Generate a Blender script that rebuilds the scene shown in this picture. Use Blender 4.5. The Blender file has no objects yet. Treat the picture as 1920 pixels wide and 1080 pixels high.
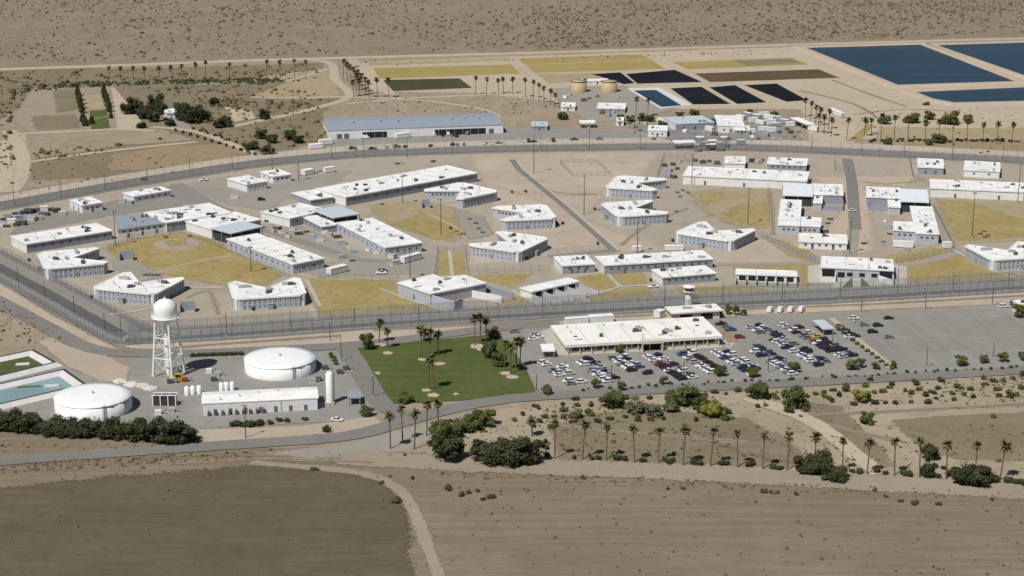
import bpy, bmesh, math, random
import numpy as np
from mathutils import Vector, Matrix
from mathutils.geometry import tessellate_polygon
R = math.radians
rnd = random.Random(7)
scene = bpy.context.scene
col = scene.collection

# ------------------------------------------------------------------ camera
F, H = 3317.0, 212.0                       # focal length in photo pixels, flying height in metres
PITCH = math.atan(950 / F)
cam_d = bpy.data.cameras.new('camera'); cam = bpy.data.objects.new('camera', cam_d); col.objects.link(cam)
cam.location = (0, 0, H); cam.rotation_euler = (math.pi / 2 - PITCH, 0, 0)
cam_d.sensor_width = 36; cam_d.lens = F / 1920 * 36; cam_d.clip_start = 1; cam_d.clip_end = 30000
scene.camera = cam
CP, SP = math.cos(PITCH), math.sin(PITCH)
def G(u, v, z=0.0):
    """survey point: ground position (at height z) of a point of the photograph"""
    x = (u - 960) / F; y = (v - 540) / F
    t = (z - H) / (-SP - CP * y)
    return Vector((x * t, (CP - SP * y) * t))
def SC(v): return (v + 410) * CP / H       # photo pixels per metre at a ground row

# ------------------------------------------------------------------ sky, sun, exposure
SUN_EL, SUN_AZ = R(55), R(217)
world = bpy.data.worlds.new('World'); scene.world = world; world.use_nodes = True
wn = world.node_tree.nodes; wl = world.node_tree.links
sky = wn.new('ShaderNodeTexSky'); sky.sky_type = 'NISHITA'; sky.sun_disc = False
sky.sun_elevation = SUN_EL; sky.sun_rotation = SUN_AZ; sky.altitude = 200; sky.dust_density = 1.2
wn['Background'].inputs['Strength'].default_value = 0.05
wl.new(sky.outputs[0], wn['Background'].inputs['Color'])
sd = bpy.data.lights.new('sun', 'SUN'); sd.energy = 5.0; sd.angle = R(0.53); sd.color = (1, 0.97, 0.92)
sun = bpy.data.objects.new('sun', sd); col.objects.link(sun)
sun.rotation_euler = Vector((math.cos(SUN_EL) * .60, math.cos(SUN_EL) * .80, -math.sin(SUN_EL))).to_track_quat('-Z', 'Y').to_euler()
scene.view_settings.view_transform = 'Standard'; scene.view_settings.look = 'None'
scene.view_settings.exposure = -0.10; scene.view_settings.gamma = 1.0
scene.cycles.transparent_max_bounces = 24

# ------------------------------------------------------------------ materials
def new_mat(name):
    m = bpy.data.materials.new(name); m.use_nodes = True
    nt = m.node_tree; b = nt.nodes['Principled BSDF']
    return m, nt.nodes, nt.links, b
def noise(n, l, vec, scale, detail=4, rough=.55, dist=0):
    t = n.new('ShaderNodeTexNoise'); t.inputs['Scale'].default_value = scale
    t.inputs['Detail'].default_value = detail; t.inputs['Roughness'].default_value = rough
    t.inputs['Distortion'].default_value = dist
    l.new(vec, t.inputs['Vector']); return t.outputs['Fac']
def ramp(n, l, fac, a, b, c0=0.0, c1=1.0):
    m = n.new('ShaderNodeMapRange'); m.inputs['From Min'].default_value = a; m.inputs['From Max'].default_value = b
    m.inputs['To Min'].default_value = c0; m.inputs['To Max'].default_value = c1
    l.new(fac, m.inputs['Value']); return m.outputs['Result']
def mixc(n, l, fac, a, b, mode='MIX'):
    m = n.new('ShaderNodeMix'); m.data_type = 'RGBA'; m.blend_type = mode
    if isinstance(fac, (int, float)): m.inputs[0].default_value = fac
    else: l.new(fac, m.inputs[0])
    for s, v in ((6, a), (7, b)):
        if isinstance(v, tuple): m.inputs[s].default_value = (*v, 1)
        else: l.new(v, m.inputs[s])
    return m.outputs[2]
def position(n, l, stretch=None, rot=0):
    g = n.new('ShaderNodeNewGeometry'); out = g.outputs['Position']
    if stretch:
        mp = n.new('ShaderNodeMapping'); mp.inputs['Scale'].default_value = stretch; mp.inputs['Rotation'].default_value = (0, 0, rot)
        l.new(out, mp.inputs['Vector']); out = mp.outputs['Vector']
    return out
def ground_mat(name, base, alt, dark, spots=.35, scale=1.0, feather=False, rough=.95, streak=None, streak_amt=.5, drain=.04, wash=False):
    """dry earth, grass, asphalt: three colours mixed by noise of several sizes; feather = ragged transparent rim"""
    m, n, l, b = new_mat(name)
    p = position(n, l)
    def grey(c): g_ = c[0] * .3 + c[1] * .55 + c[2] * .15; return tuple(x + (g_ - x) * drain for x in c)
    base, alt, dark = grey(base), grey(alt), grey(dark)
    c = mixc(n, l, ramp(n, l, noise(n, l, p, .018 * scale, 5, .6, .6), .36, .64), base, alt)
    pale = tuple(x * 1.16 for x in base)
    c = mixc(n, l, ramp(n, l, noise(n, l, p, .045 * scale, 6, .7, 1.2), .56, .70, 0, spots), c, pale)
    if wash:
        w = noise(n, l, position(n, l, (1, .45, 1), .5), .011, 4, .6, 1.5)
        w2 = n.new('ShaderNodeMath'); w2.operation = 'SUBTRACT'; l.new(w, w2.inputs[0]); w2.inputs[1].default_value = .5
        w3 = n.new('ShaderNodeMath'); w3.operation = 'ABSOLUTE'; l.new(w2.outputs[0], w3.inputs[0])
        c = mixc(n, l, ramp(n, l, w3.outputs[0], .0, .022, .55, 0), c, tuple(x * 1.25 for x in base))
    c = mixc(n, l, ramp(n, l, noise(n, l, p, .10 * scale, 6, .65), .5, .72, 0, spots), c, dark)
    c = mixc(n, l, ramp(n, l, noise(n, l, p, .9 * scale, 3, .7), .35, .75, 0, spots * .8), c, dark)
    if streak:
        q = position(n, l, streak[0], streak[1])
        c = mixc(n, l, ramp(n, l, noise(n, l, q, 1.0, 3, .6), .42, .62, 0, streak_amt), c, dark)
    l.new(c, b.inputs['Base Color']); b.inputs['Roughness'].default_value = rough
    b.inputs['Specular IOR Level'].default_value = .15
    if feather:
        a = n.new('ShaderNodeAttribute'); a.attribute_name = 'fade'
        f0 = ramp(n, l, a.outputs['Fac'], -.3, 1.3, -.3, 1.3)
        for sc, amp in ((.10, .9), (1.1, 1.1)):
            add = n.new('ShaderNodeMath'); add.operation = 'MULTIPLY_ADD'
            l.new(ramp(n, l, noise(n, l, p, sc, 4, .75), 0, 1, -.5, .5), add.inputs[0]); add.inputs[1].default_value = amp
            l.new(f0, add.inputs[2]); f0 = add.outputs[0]
        al = ramp(n, l, f0, .49, .51)
        l.new(al, b.inputs['Alpha'])
    return m
def paint_mat(name, c, dirt=None, amt=.35, scale=.5, rough=.6, metal=0, spec=.3):
    m, n, l, b = new_mat(name)
    p = position(n, l)
    d = dirt or tuple(x * .72 for x in c)
    cc = mixc(n, l, ramp(n, l, noise(n, l, p, scale, 5, .65), .42, .72, 0, amt), c, d)
    q = position(n, l, (1.6, 1.6, .12))
    cc = mixc(n, l, ramp(n, l, noise(n, l, q, 1, 4, .6), .5, .75, 0, amt * .8), cc, d)
    l.new(cc, b.inputs['Base Color']); b.inputs['Roughness'].default_value = rough; b.inputs['Metallic'].default_value = metal
    b.inputs['Specular IOR Level'].default_value = spec
    return m
def leaf_mat(name, a, bcol):
    m, n, l, b = new_mat(name)
    o = n.new('ShaderNodeObjectInfo'); p = position(n, l)
    c = mixc(n, l, o.outputs['Random'], a, bcol)
    c = mixc(n, l, ramp(n, l, noise(n, l, p, .45, 5, .75), .38, .66), c, (bcol[0] * 1.75, bcol[1] * 1.55, bcol[2] * 1.2))
    c = mixc(n, l, ramp(n, l, noise(n, l, p, 2.2, 3, .7), .5, .75, 0, .5), c, tuple(x * .5 for x in a))
    l.new(c, b.inputs['Base Color']); b.inputs['Roughness'].default_value = .8; b.inputs['Specular IOR Level'].default_value = .2
    return m
def plain(name, c, rough=.6, metal=0, spec=.3):
    m, n, l, b = new_mat(name)
    p = position(n, l)
    cc = mixc(n, l, ramp(n, l, noise(n, l, p, 1.7, 3, .6), .35, .7, 0, .3), c, tuple(x * .78 for x in c))
    l.new(cc, b.inputs['Base Color']); b.inputs['Roughness'].default_value = rough; b.inputs['Metallic'].default_value = metal
    b.inputs['Specular IOR Level'].default_value = spec
    return m
def water_mat(name, c, rough=.12, spec=.25, bump=.25):
    m, n, l, b = new_mat(name)
    p = position(n, l)
    cc = mixc(n, l, ramp(n, l, noise(n, l, p, .012, 4, .5), .35, .65), c, tuple(x * .72 for x in c))
    cc = mixc(n, l, ramp(n, l, noise(n, l, position(n, l, (.008, .05, 1), .3), 1, 5, .65), .45, .72, 0, .55), cc, tuple(x * 1.7 + .004 for x in c))
    l.new(cc, b.inputs['Base Color']); b.inputs['Roughness'].default_value = rough; b.inputs['Specular IOR Level'].default_value = spec
    bp = n.new('ShaderNodeBump'); bp.inputs['Strength'].default_value = bump; bp.inputs['Distance'].default_value = .3
    l.new(noise(n, l, p, .7, 3), bp.inputs['Height']); l.new(bp.outputs[0], b.inputs['Normal'])
    return m
def mesh_mat(name, c, alpha):
    m, n, l, b = new_mat(name)
    p = position(n, l)
    cc = mixc(n, l, noise(n, l, p, .3, 4), c, tuple(x * .8 for x in c)); l.new(cc, b.inputs['Base Color'])
    b.inputs['Alpha'].default_value = alpha; b.inputs['Roughness'].default_value = .6
    return m

M = {}
M['desert'] = ground_mat('desert_soil', (.310, .250, .178), (.262, .212, .150), (.18, .145, .098), .6, wash=True)
M['desert_far'] = ground_mat('far_desert_soil', (.238, .196, .138), (.210, .175, .120), (.145, .118, .080), .6, feather=True, wash=True)
M['sand'] = ground_mat('pale_sand', (.425, .352, .264), (.385, .318, .236), (.30, .245, .178), .45, feather=True)
M['sand_pale'] = ground_mat('pale_graded_track', (.46, .395, .31), (.42, .36, .282), (.33, .28, .215), .4, feather=True)
M['sand_pink'] = ground_mat('pink_sand', (.425, .350, .270), (.368, .302, .232), (.275, .224, .170), .55, feather=True, drain=.08)
M['yard_soil'] = ground_mat('yard_soil', (.325, .278, .215), (.370, .314, .242), (.225, .190, .145), .6, feather=True, drain=.12)
M['belt_soil'] = ground_mat('scrub_belt_soil', (.360, .296, .215), (.290, .242, .168), (.19, .158, .105), .7, 1.4, feather=True)
M['sand_dull'] = ground_mat('dull_track_soil', (.300, .248, .188), (.265, .218, .162), (.20, .162, .118), .45, feather=True)
M['gravel'] = ground_mat('grey_gravel', (.285, .262, .222), (.255, .235, .200), (.20, .185, .158), .35, feather=True)
M['concrete'] = ground_mat('concrete_paving', (.42, .39, .335), (.37, .345, .295), (.29, .265, .225), .35)
M['asphalt'] = ground_mat('aged_asphalt', (.215, .203, .182), (.240, .226, .200), (.16, .150, .135), .55, 1.5, feather=True, rough=.85)
M['asphalt_lot'] = ground_mat('car_park_asphalt', (.245, .234, .212), (.275, .262, .236), (.180, .171, .155), .65, 1.6, feather=True, rough=.85, streak=((.06, .5, 1), R(12)), streak_amt=.3)
M['road'] = ground_mat('road_asphalt', (.175, .166, .151), (.200, .189, .170), (.13, .123, .112), .5, 1.5, feather=True, rough=.85)
M['dark_road'] = ground_mat('dark_asphalt', (.092, .092, .093), (.115, .113, .110), (.07, .07, .07), .4, 1.5, feather=True, rough=.85)
M['dry_grass'] = ground_mat('dry_grass', (.300, .226, .080), (.365, .292, .155), (.165, .136, .050), .8, 3.0, feather=True, drain=0)
M['dry_grass2'] = ground_mat('sparse_dry_grass', (.315, .255, .150), (.360, .300, .215), (.205, .165, .082), .75, 2.6, feather=True, drain=0)
M['yellow_field'] = ground_mat('yellow_field', (.330, .255, .098), (.275, .220, .080), (.22, .175, .065), .4, 1.5, feather=True, streak=((.012, .35, 1), .03), streak_amt=.3, drain=0)
M['green_field'] = ground_mat('dark_green_field', (.062, .058, .027), (.080, .074, .034), (.04, .036, .018), .5, 2, feather=True, streak=((.015, .5, 1), .03), streak_amt=.5, drain=0)
M['brown_field'] = ground_mat('dark_brown_field', (.105, .075, .036), (.085, .062, .032), (.06, .045, .024), .5, 2, feather=True, drain=0)
M['olive_field'] = ground_mat('olive_dry_field', (.215, .176, .112), (.180, .150, .094), (.125, .102, .060), .55, 2, feather=True)
M['furrow_field'] = ground_mat('furrowed_brown_field', (.138, .110, .068), (.112, .090, .056), (.075, .060, .037), .6, 2, feather=True, streak=((.035, .9, 1), R(4)), streak_amt=.45)
M['near_soil'] = ground_mat('near_brown_soil', (.225, .180, .130), (.195, .155, .110), (.135, .105, .070), .5, feather=True, streak=((.02, .35, 1), R(-4)), streak_amt=.5)
M['lawn'] = ground_mat('mown_lawn', (.076, .098, .026), (.102, .118, .040), (.048, .066, .018), .75, 2.6, feather=True, streak=((.02, .28, 1), R(2)), streak_amt=.4, drain=0)
M['orange_soil'] = ground_mat('orange_soil', (.285, .210, .122), (.260, .200, .125), (.18, .135, .08), .55, 1.5, feather=True)
M['white_concrete'] = paint_mat('white_concrete', (.58, .57, .54), (.40, .38, .34), .55, .25)
M['near_black'] = plain('near_black', (.045, .045, .05), .5)
M['sludge'] = water_mat('dark_sludge', (.010, .010, .013), .6, .08, .3)
M['pond'] = water_mat('pond_water', (.009, .030, .060), .25, .07, .5)
M['basin_water'] = water_mat('pale_blue_water', (.21, .31, .325), .25, .3, .2)
M['algae'] = ground_mat('green_algae', (.055, .075, .02), (.10, .12, .05), (.03, .045, .015), .5, 4)
M['white_roof'] = paint_mat('white_roof_membrane', (.74, .735, .72), (.46, .455, .44), .6, .14, .7)
M['cream_roof'] = paint_mat('cream_roof_membrane', (.74, .72, .675), (.50, .485, .44), .5, .16, .7)
M['blue_roof'] = paint_mat('blue_grey_metal_roof', (.285, .320, .375), (.22, .25, .295), .5, .3, .5, .1)
M['pale_blue_roof'] = paint_mat('pale_blue_metal_roof', (.50, .555, .60), (.40, .45, .49), .35, .3, .5, .1)
M['wall'] = paint_mat('painted_concrete_wall', (.40, .42, .465), (.29, .305, .345), .5, .35, .8)
M['wall_white'] = paint_mat('white_painted_wall', (.68, .68, .675), (.48, .475, .46), .4, .3, .7)
M['wall_grey'] = paint_mat('grey_block_wall', (.265, .285, .325), (.20, .215, .25), .4, .4, .85)
M['wall_beige'] = paint_mat('beige_wall', (.60, .53, .42), (.46, .40, .31), .3, .4, .8)
M['tan_tank'] = paint_mat('tan_tank_steel', (.43, .335, .205), (.32, .245, .15), .5, .4, .6)
M['window'] = plain('dark_window', (.085, .10, .125), .3, 0, .5)
M['office_window'] = plain('office_window', (.04, .045, .05), .2, 0, .5)
M['under_shade'] = plain('dark_under_shade', (.045, .047, .052), .8)  # near-black colour for the painted shade beneath the canopies
M['white_blue_roof'] = paint_mat('white_blue_roof', (.68, .715, .74), (.5, .53, .56), .4, .3, .5)
M['slot_window'] = plain('slot_window', (.15, .175, .215), .3, 0, .5)
M['door'] = plain('grey_door', (.11, .13, .16), .5)
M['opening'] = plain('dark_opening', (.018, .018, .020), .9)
M['unit_dark'] = paint_mat('dark_rooftop_unit', (.085, .085, .088), None, .4, .8)
M['unit_grey'] = paint_mat('grey_rooftop_unit', (.36, .37, .38), None, .4, .8)
M['steel'] = plain('galvanised_steel', (.30, .31, .32), .45, .5)
M['fence_post'] = plain('fence_post_steel', (.14, .145, .15), .5, .3)
M['pole'] = plain('dark_pole_steel', (.085, .085, .085), .6)
M['white_steel'] = paint_mat('white_tank_paint', (.78, .78, .78), (.60, .585, .55), .4, .3, .45)
M['chain'] = mesh_mat('chain_link', (.24, .26, .29), .36)
M['chain_thin'] = mesh_mat('thin_chain_link', (.20, .20, .20), .12)
M['chain_mid'] = mesh_mat('fine_chain_link', (.20, .21, .23), .20)
M['razor'] = mesh_mat('razor_wire', (.22, .23, .25), .20)
M['paint_line'] = plain('worn_white_paint', (.285, .277, .258), .8)
M['bark'] = plain('palm_bark', (.135, .098, .066), .9)
M['wood'] = plain('weathered_wood', (.12, .085, .055), .9)
M['frond'] = leaf_mat('palm_frond', (.055, .062, .026), (.080, .080, .036))
M['dead_frond'] = leaf_mat('dead_palm_frond', (.16, .115, .06), (.13, .095, .05))
M['leaf_dark'] = leaf_mat('dark_leaf', (.020, .030, .014), (.040, .046, .022))
M['leaf'] = leaf_mat('green_leaf', (.045, .064, .020), (.070, .088, .030))
M['leaf_grey'] = leaf_mat('grey_green_leaf', (.085, .095, .062), (.105, .112, .075))
M['leaf_yellow'] = leaf_mat('yellow_green_leaf', (.170, .185, .030), (.145, .150, .040))
M['scrub'] = leaf_mat('scrub_leaf', (.050, .045, .024), (.080, .066, .036))
M['scrub_far'] = leaf_mat('far_scrub_leaf', (.070, .060, .038), (.085, .070, .043))
M['scrub_brown'] = leaf_mat('brown_scrub', (.110, .082, .046), (.085, .064, .034))
M['rubber'] = plain('tyre_rubber', (.02, .02, .02), .8)
M['car_glass'] = plain('car_glass', (.02, .024, .03), .12, 0, .5)
M['red'] = plain('red_paint', (.42, .06, .05), .5)
M['yellow'] = plain('yellow_machine_paint', (.52, .33, .04), .5)
M['rust'] = plain('rusty_brown', (.16, .075, .035), .8)
M['rock'] = ground_mat('pale_rubble', (.58, .55, .49), (.50, .47, .42), (.38, .35, .30), .4, 3)

# ------------------------------------------------------------------ object helpers
def tag(o, label=None, cat=None, group=None, kind=None):
    if label: o['label'] = label
    if cat: o['category'] = cat
    if group: o['group'] = group
    if kind: o['kind'] = kind
    return o
def link(name, me, mat=None, parent=None, loc=None, rz=0, scale=None, override=False):
    o = bpy.data.objects.new(name, me); col.objects.link(o)
    if mat is not None and me is not None:
        if override:
            if not me.materials: me.materials.append(None)
            o.material_slots[0].link = 'OBJECT'; o.material_slots[0].material = mat
        elif not me.materials: me.materials.append(mat)
    if parent: o.parent = parent
    if loc is not None: o.location = loc
    if rz: o.rotation_euler = (0, 0, rz)
    if scale is not None: o.scale = scale
    return o
def empty(name, loc, rz=0, label=None, cat=None, group=None):
    o = bpy.data.objects.new(name, None); col.objects.link(o); o.location = loc; o.rotation_euler = (0, 0, rz)
    o.empty_display_size = .5
    return tag(o, label, cat, group)
def pydata(name, v, f, smooth=False):
    me = bpy.data.meshes.new(name); me.from_pydata([tuple(p) for p in v], [], f); me.update()
    if smooth: me.polygons.foreach_set('use_smooth', [True] * len(me.polygons))
    return me
class MB:
    """collects simple shapes into one mesh"""
    def __init__(s): s.v = []; s.f = []
    def box(s, c, d, rz=0, taper=1.0):
        i = len(s.v); cs, sn = math.cos(rz), math.sin(rz)
        for z in (-1, 1):
            k = taper if z > 0 else 1
            for x, y in ((-1, -1), (1, -1), (1, 1), (-1, 1)):
                a, b = x * d[0] / 2 * k, y * d[1] / 2 * k
                s.v.append((c[0] + a * cs - b * sn, c[1] + a * sn + b * cs, c[2] + z * d[2] / 2))
        s.f += [[i + j for j in q] for q in ((0, 3, 2, 1), (4, 5, 6, 7), (0, 1, 5, 4), (1, 2, 6, 5), (2, 3, 7, 6), (3, 0, 4, 7))]
        return s
    def prism(s, pts, z0, z1):
        i = len(s.v); n = len(pts)
        s.v += [(p[0], p[1], z0) for p in pts] + [(p[0], p[1], z1) for p in pts]
        for t in tessellate_polygon([[Vector((p[0], p[1], 0)) for p in pts]]):
            a, b, c = t
            pa, pb, pc = pts[a], pts[b], pts[c]
            if (pb[0]-pa[0])*(pc[1]-pa[1]) - (pb[1]-pa[1])*(pc[0]-pa[0]) < 0: b, c = c, b
            s.f += [[i + n + a, i + n + b, i + n + c], [i + c, i + b, i + a]]
        for k in range(n): s.f.append([i + k, i + (k + 1) % n, i + n + (k + 1) % n, i + n + k])
        return s
    def tube(s, a, b, ra, rb=None, n=8, cap=True):
        a, b = Vector(a), Vector(b); rb = ra if rb is None else rb
        q = (b - a).to_track_quat('Z', 'Y'); i = len(s.v)
        for p, r in ((a, ra), (b, rb)):
            for k in range(n):
                t = 2 * math.pi * k / n; s.v.append(tuple(p + q @ Vector((r * math.cos(t), r * math.sin(t), 0))))
        for k in range(n): s.f.append([i + k, i + (k + 1) % n, i + n + (k + 1) % n, i + n + k])
        if cap: s.f += [[i + n - 1 - k for k in range(n)], [i + n + k for k in range(n)]]
        return s
    def lathe(s, prof, n=48, c=(0, 0, 0)):
        i = len(s.v); m = len(prof)
        for r, z in prof:
            for k in range(n):
                t = 2 * math.pi * k / n; s.v.append((c[0] + r * math.cos(t), c[1] + r * math.sin(t), c[2] + z))
        for j in range(m - 1):
            for k in range(n):
                s.f.append([i + j * n + k, i + j * n + (k + 1) % n, i + (j + 1) * n + (k + 1) % n, i + (j + 1) * n + k])
        s.f.append([i + (m - 1) * n + k for k in range(n)])
        return s
    def mesh(s, name, smooth=False): return pydata(name, s.v, s.f, smooth)
    def build(s, name, mat, parent=None, loc=None, rz=0, smooth=False):
        return link(name, s.mesh(name, smooth), mat, parent, loc, rz)
def ccw(p):
    a = sum(p[i][0] * p[(i + 1) % len(p)][1] - p[(i + 1) % len(p)][0] * p[i][1] for i in range(len(p)))
    return list(p) if a > 0 else list(reversed(p))
def offset(pts, d):
    """offset a ccw polygon inwards by d"""
    n = len(pts); out = []
    for i in range(n):
        a, b, c = Vector(pts[i - 1][:2]), Vector(pts[i][:2]), Vector(pts[(i + 1) % n][:2])
        e1 = (b - a); e2 = (c - b)
        if e1.length < 1e-6 or e2.length < 1e-6: out.append(b.copy()); continue
        e1.normalize(); e2.normalize()
        n1 = Vector((-e1.y, e1.x)); n2 = Vector((-e2.y, e2.x)); k = n1 + n2
        if k.length < .2: k = n1.copy()
        k.normalize(); out.append(b + k * (d / max(.5, k.dot(n1))))
    return out

# ------------------------------------------------------------------ ground sheets
SHEETS = []
def smooth_loop(p, it=2):
    for _ in range(it):
        q = []
        for i in range(len(p)):
            a, b = p[i], p[(i + 1) % len(p)]; q += [a * .75 + b * .25, a * .25 + b * .75]
        p = q
    return p
def sheet(name, v, f, fade, mat, layer, label):
    SHEETS.append((layer, len(SHEETS), name, v, f, fade, mat, label))
def lay_sheets():
    """lay the queued ground sheets one above the other, a thin step apart wherever two overlap"""
    done = []
    for layer, _, name, v, f, fade, mat, label in sorted(SHEETS, key=lambda s: s[:2]):
        bb = (v[:, 0].min(), v[:, 0].max(), v[:, 1].min(), v[:, 1].max())
        lev = 1 + max([d[4] for d in done if d[0] < bb[1] and d[1] > bb[0] and d[2] < bb[3] and d[3] > bb[2]], default=0)
        done.append((*bb, lev))
        vv = np.column_stack([v, np.full(len(v), .012 * lev)])
        me = pydata(name, vv.tolist(), f)
        at = me.attributes.new('fade', 'FLOAT', 'POINT'); at.data.foreach_set('value', np.asarray(fade, dtype=np.float32))
        for pl in me.polygons:
            if pl.normal.z < 0: pl.flip()
        tag(link(name, me, mat), label, None, None, 'structure')
    print('ground levels', max(d[4] for d in done))
def patch(name, px, mat, layer, fade=3.0, jit=0.0, smooth=0, label=None):
    p = ccw([G(*q) for q in px])
    if smooth: p = smooth_loop(p, smooth)
    if fade <= 1:
        v = np.array([(a.x, a.y) for a in p])
        sheet(name, v, [list(t) for t in tessellate_polygon([[Vector((a.x, a.y, 0)) for a in p]])], np.ones(len(v)), mat, layer, label); return
    A = np.array([(a.x, a.y) for a in p]); B = np.roll(A, -1, 0)
    lo, hi = A.min(0) - fade, A.max(0) + fade
    cell = min(max(math.sqrt((hi[0] - lo[0]) * (hi[1] - lo[1])) / 70, .8), 9)
    nx, ny = [int((hi[k] - lo[k]) / cell) + 2 for k in (0, 1)]
    X, Y = np.meshgrid(lo[0] + cell * np.arange(nx), lo[1] + cell * np.arange(ny))
    Q = np.stack([X.ravel(), Y.ravel()], 1)
    d2 = np.full(len(Q), 1e18); inside = np.zeros(len(Q), bool)
    for a, b in zip(A, B):
        e = b - a; w = Q - a; t = np.clip((w @ e) / max(e @ e, 1e-9), 0, 1)
        d2 = np.minimum(d2, ((w - t[:, None] * e) ** 2).sum(1))
        c = (a[1] > Q[:, 1]) != (b[1] > Q[:, 1])
        if a[1] != b[1]: inside ^= c & (Q[:, 0] < (b[0] - a[0]) * (Q[:, 1] - a[1]) / (b[1] - a[1]) + a[0])
    sdf = np.where(inside, 1, -1) * np.sqrt(d2) / fade
    i = (np.arange(ny - 1)[:, None] * nx + np.arange(nx - 1)[None, :]).ravel()
    quads = np.stack([i, i + 1, i + 1 + nx, i + nx], 1)
    quads = quads[sdf[quads].max(1) > -.35]
    used = np.unique(quads); mp = np.zeros(len(Q), int); mp[used] = np.arange(len(used))
    sheet(name, Q[used], mp[quads].tolist(), sdf[used] + .5, mat, layer, label)
def spline(p, step=6.0):
    out = []
    for i in range(len(p) - 1):
        p0, p1, p2, p3 = p[max(0, i - 1)], p[i], p[i + 1], p[min(len(p) - 1, i + 2)]
        k = max(2, int((p2 - p1).length / step))
        for j in range(k):
            t = j / k
            out.append(.5 * ((2 * p1) + (p2 - p0) * t + (2 * p0 - 5 * p1 + 4 * p2 - p3) * t * t + (3 * p1 - p0 - 3 * p2 + p3) * t ** 3))
    out.append(p[-1]); return out
def ribbon(name, px, width, mat, layer, soft=.8, straight=False):
    p = [G(*q) for q in px]
    if not straight: p = spline(p)
    v = []; f = []; fd = []
    for i, a in enumerate(p):
        d = (p[min(i + 1, len(p) - 1)] - p[max(i - 1, 0)]).normalized(); nn = Vector((-d.y, d.x))
        w = width / 2
        for k, fa in ((w + soft * .5, 0), (w - soft * .5, 1), (-w + soft * .5, 1), (-w - soft * .5, 0)):
            b = a + nn * k; v.append((b.x, b.y)); fd.append(float(fa))
        if i:
            j = 4 * i
            for m in range(3): f.append([j - 4 + m, j - 4 + m + 1, j + m + 1, j + m])
    sheet(name, np.array(v), f, fd, mat, layer, None)

g = pydata('ground', [(-9000, -1500, 0), (9000, -1500, 0), (9000, 16000, 0), (-9000, 16000, 0)], [[0, 1, 2, 3]])
tag(link('ground', g, M['desert']), None, None, None, 'structure')
P, RB = patch, ribbon
# open desert beyond the far road
P('desert_plain', [(-900, 150), (0, 127), (480, 110), (960, 97), (1480, 81), (1920, 69), (2900, 40), (3200, -260), (-2000, -260)], M['desert_far'], 1, 8)
RB('dirt_road', [(-300, 141), (0, 130), (240, 122), (480, 113), (960, 100), (1200, 93), (1480, 84), (1920, 72), (2300, 61)], 11, M['sand'], 2, 3)
# fields and ponds in the north
P('farm_ground', [(640, 118), (960, 106), (1480, 88), (1700, 84), (1930, 160), (1930, 240), (1600, 262), (1500, 205), (1180, 205), (1060, 195), (900, 175), (700, 172)], M['sand'], 2, 10)
P('field', [(690, 118), (960, 108), (962, 113), (695, 124)], M['dry_grass2'], 3, 3)
P('field', [(700, 128), (958, 121), (975, 138), (712, 148)], M['yellow_field'], 3, 2)
P('field', [(718, 150), (862, 147), (885, 165), (738, 171)], M['green_field'], 3, 2)
P('field', [(967, 110), (1200, 102), (1222, 112), (980, 121)], M['yellow_field'], 3, 3)
P('field', [(982, 122), (1222, 113), (1247, 129), (998, 137)], M['yellow_field'], 3, 2)
P('field', [(1008, 139), (1110, 137), (1135, 152), (1030, 156)], M['dry_grass2'], 3, 4)
P('field', [(1250, 117), (1485, 108), (1517, 121), (1290, 130)], M['yellow_field'], 3, 2)
P('field', [(1380, 114), (1480, 110), (1500, 118), (1400, 123)], M['olive_field'], 4, 7)
P('field', [(1300, 138), (1535, 130), (1574, 146), (1332, 154)], M['brown_field'], 3, 2)
P('field', [(545, 153), (615, 130), (640, 180), (570, 183), (470, 180)], M['dry_grass2'], 3, 5)
P('field', [(480, 145), (612, 128), (615, 140), (540, 155)], M['dry_grass2'], 3, 4)
RB('dirt_track', [(560, 112), (618, 118), (630, 150), (655, 180), (590, 203), (480, 228), (420, 240)], 7, M['sand'], 4, 2)
RB('dirt_track', [(660, 112), (700, 150), (735, 178)], 8, M['sand'], 4, 2)
RB('dirt_track', [(360, 158), (480, 153), (545, 150), (616, 128)], 5, M['sand'], 4, 2)
RB('dirt_track', [(470, 182), (560, 184), (640, 182), (760, 184), (900, 178), (1000, 172)], 6, M['sand'], 4, 2)
RB('dirt_track', [(650, 195), (760, 187), (850, 196), (915, 208), (935, 222)], 5, M['sand'], 4, 2)
RB('dirt_track', [(958, 106), (1010, 150), (1045, 180)], 7, M['sand'], 4, 2)
RB('dirt_track', [(1215, 98), (1275, 128), (1325, 156)], 7, M['sand'], 4, 2)
P('plant_yard', [(1040, 165), (1170, 160), (1190, 170), (1270, 205), (1180, 225), (1110, 230), (1050, 200)], M['gravel'], 4, 6)
for q in ([(1110, 139), (1163, 136), (1190, 156), (1170, 158)], [(1174, 139), (1265, 131), (1316, 154), (1195, 157)],
          [(1257, 166), (1315, 163), (1369, 195), (1300, 196)], [(1330, 164), (1378, 160), (1437, 192), (1382, 195)],
          [(1396, 160), (1456, 157), (1513, 188), (1475, 191)]):
    P('sludge_bed', q, M['sludge'], 6, .5)
P('basin_liner', [(1175, 166), (1236, 164), (1297, 197), (1238, 204)], M['white_concrete'], 5, .5)
P('basin_water', [(1188, 170), (1230, 169), (1278, 198), (1240, 201)], M['pond'], 6, .5)
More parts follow.
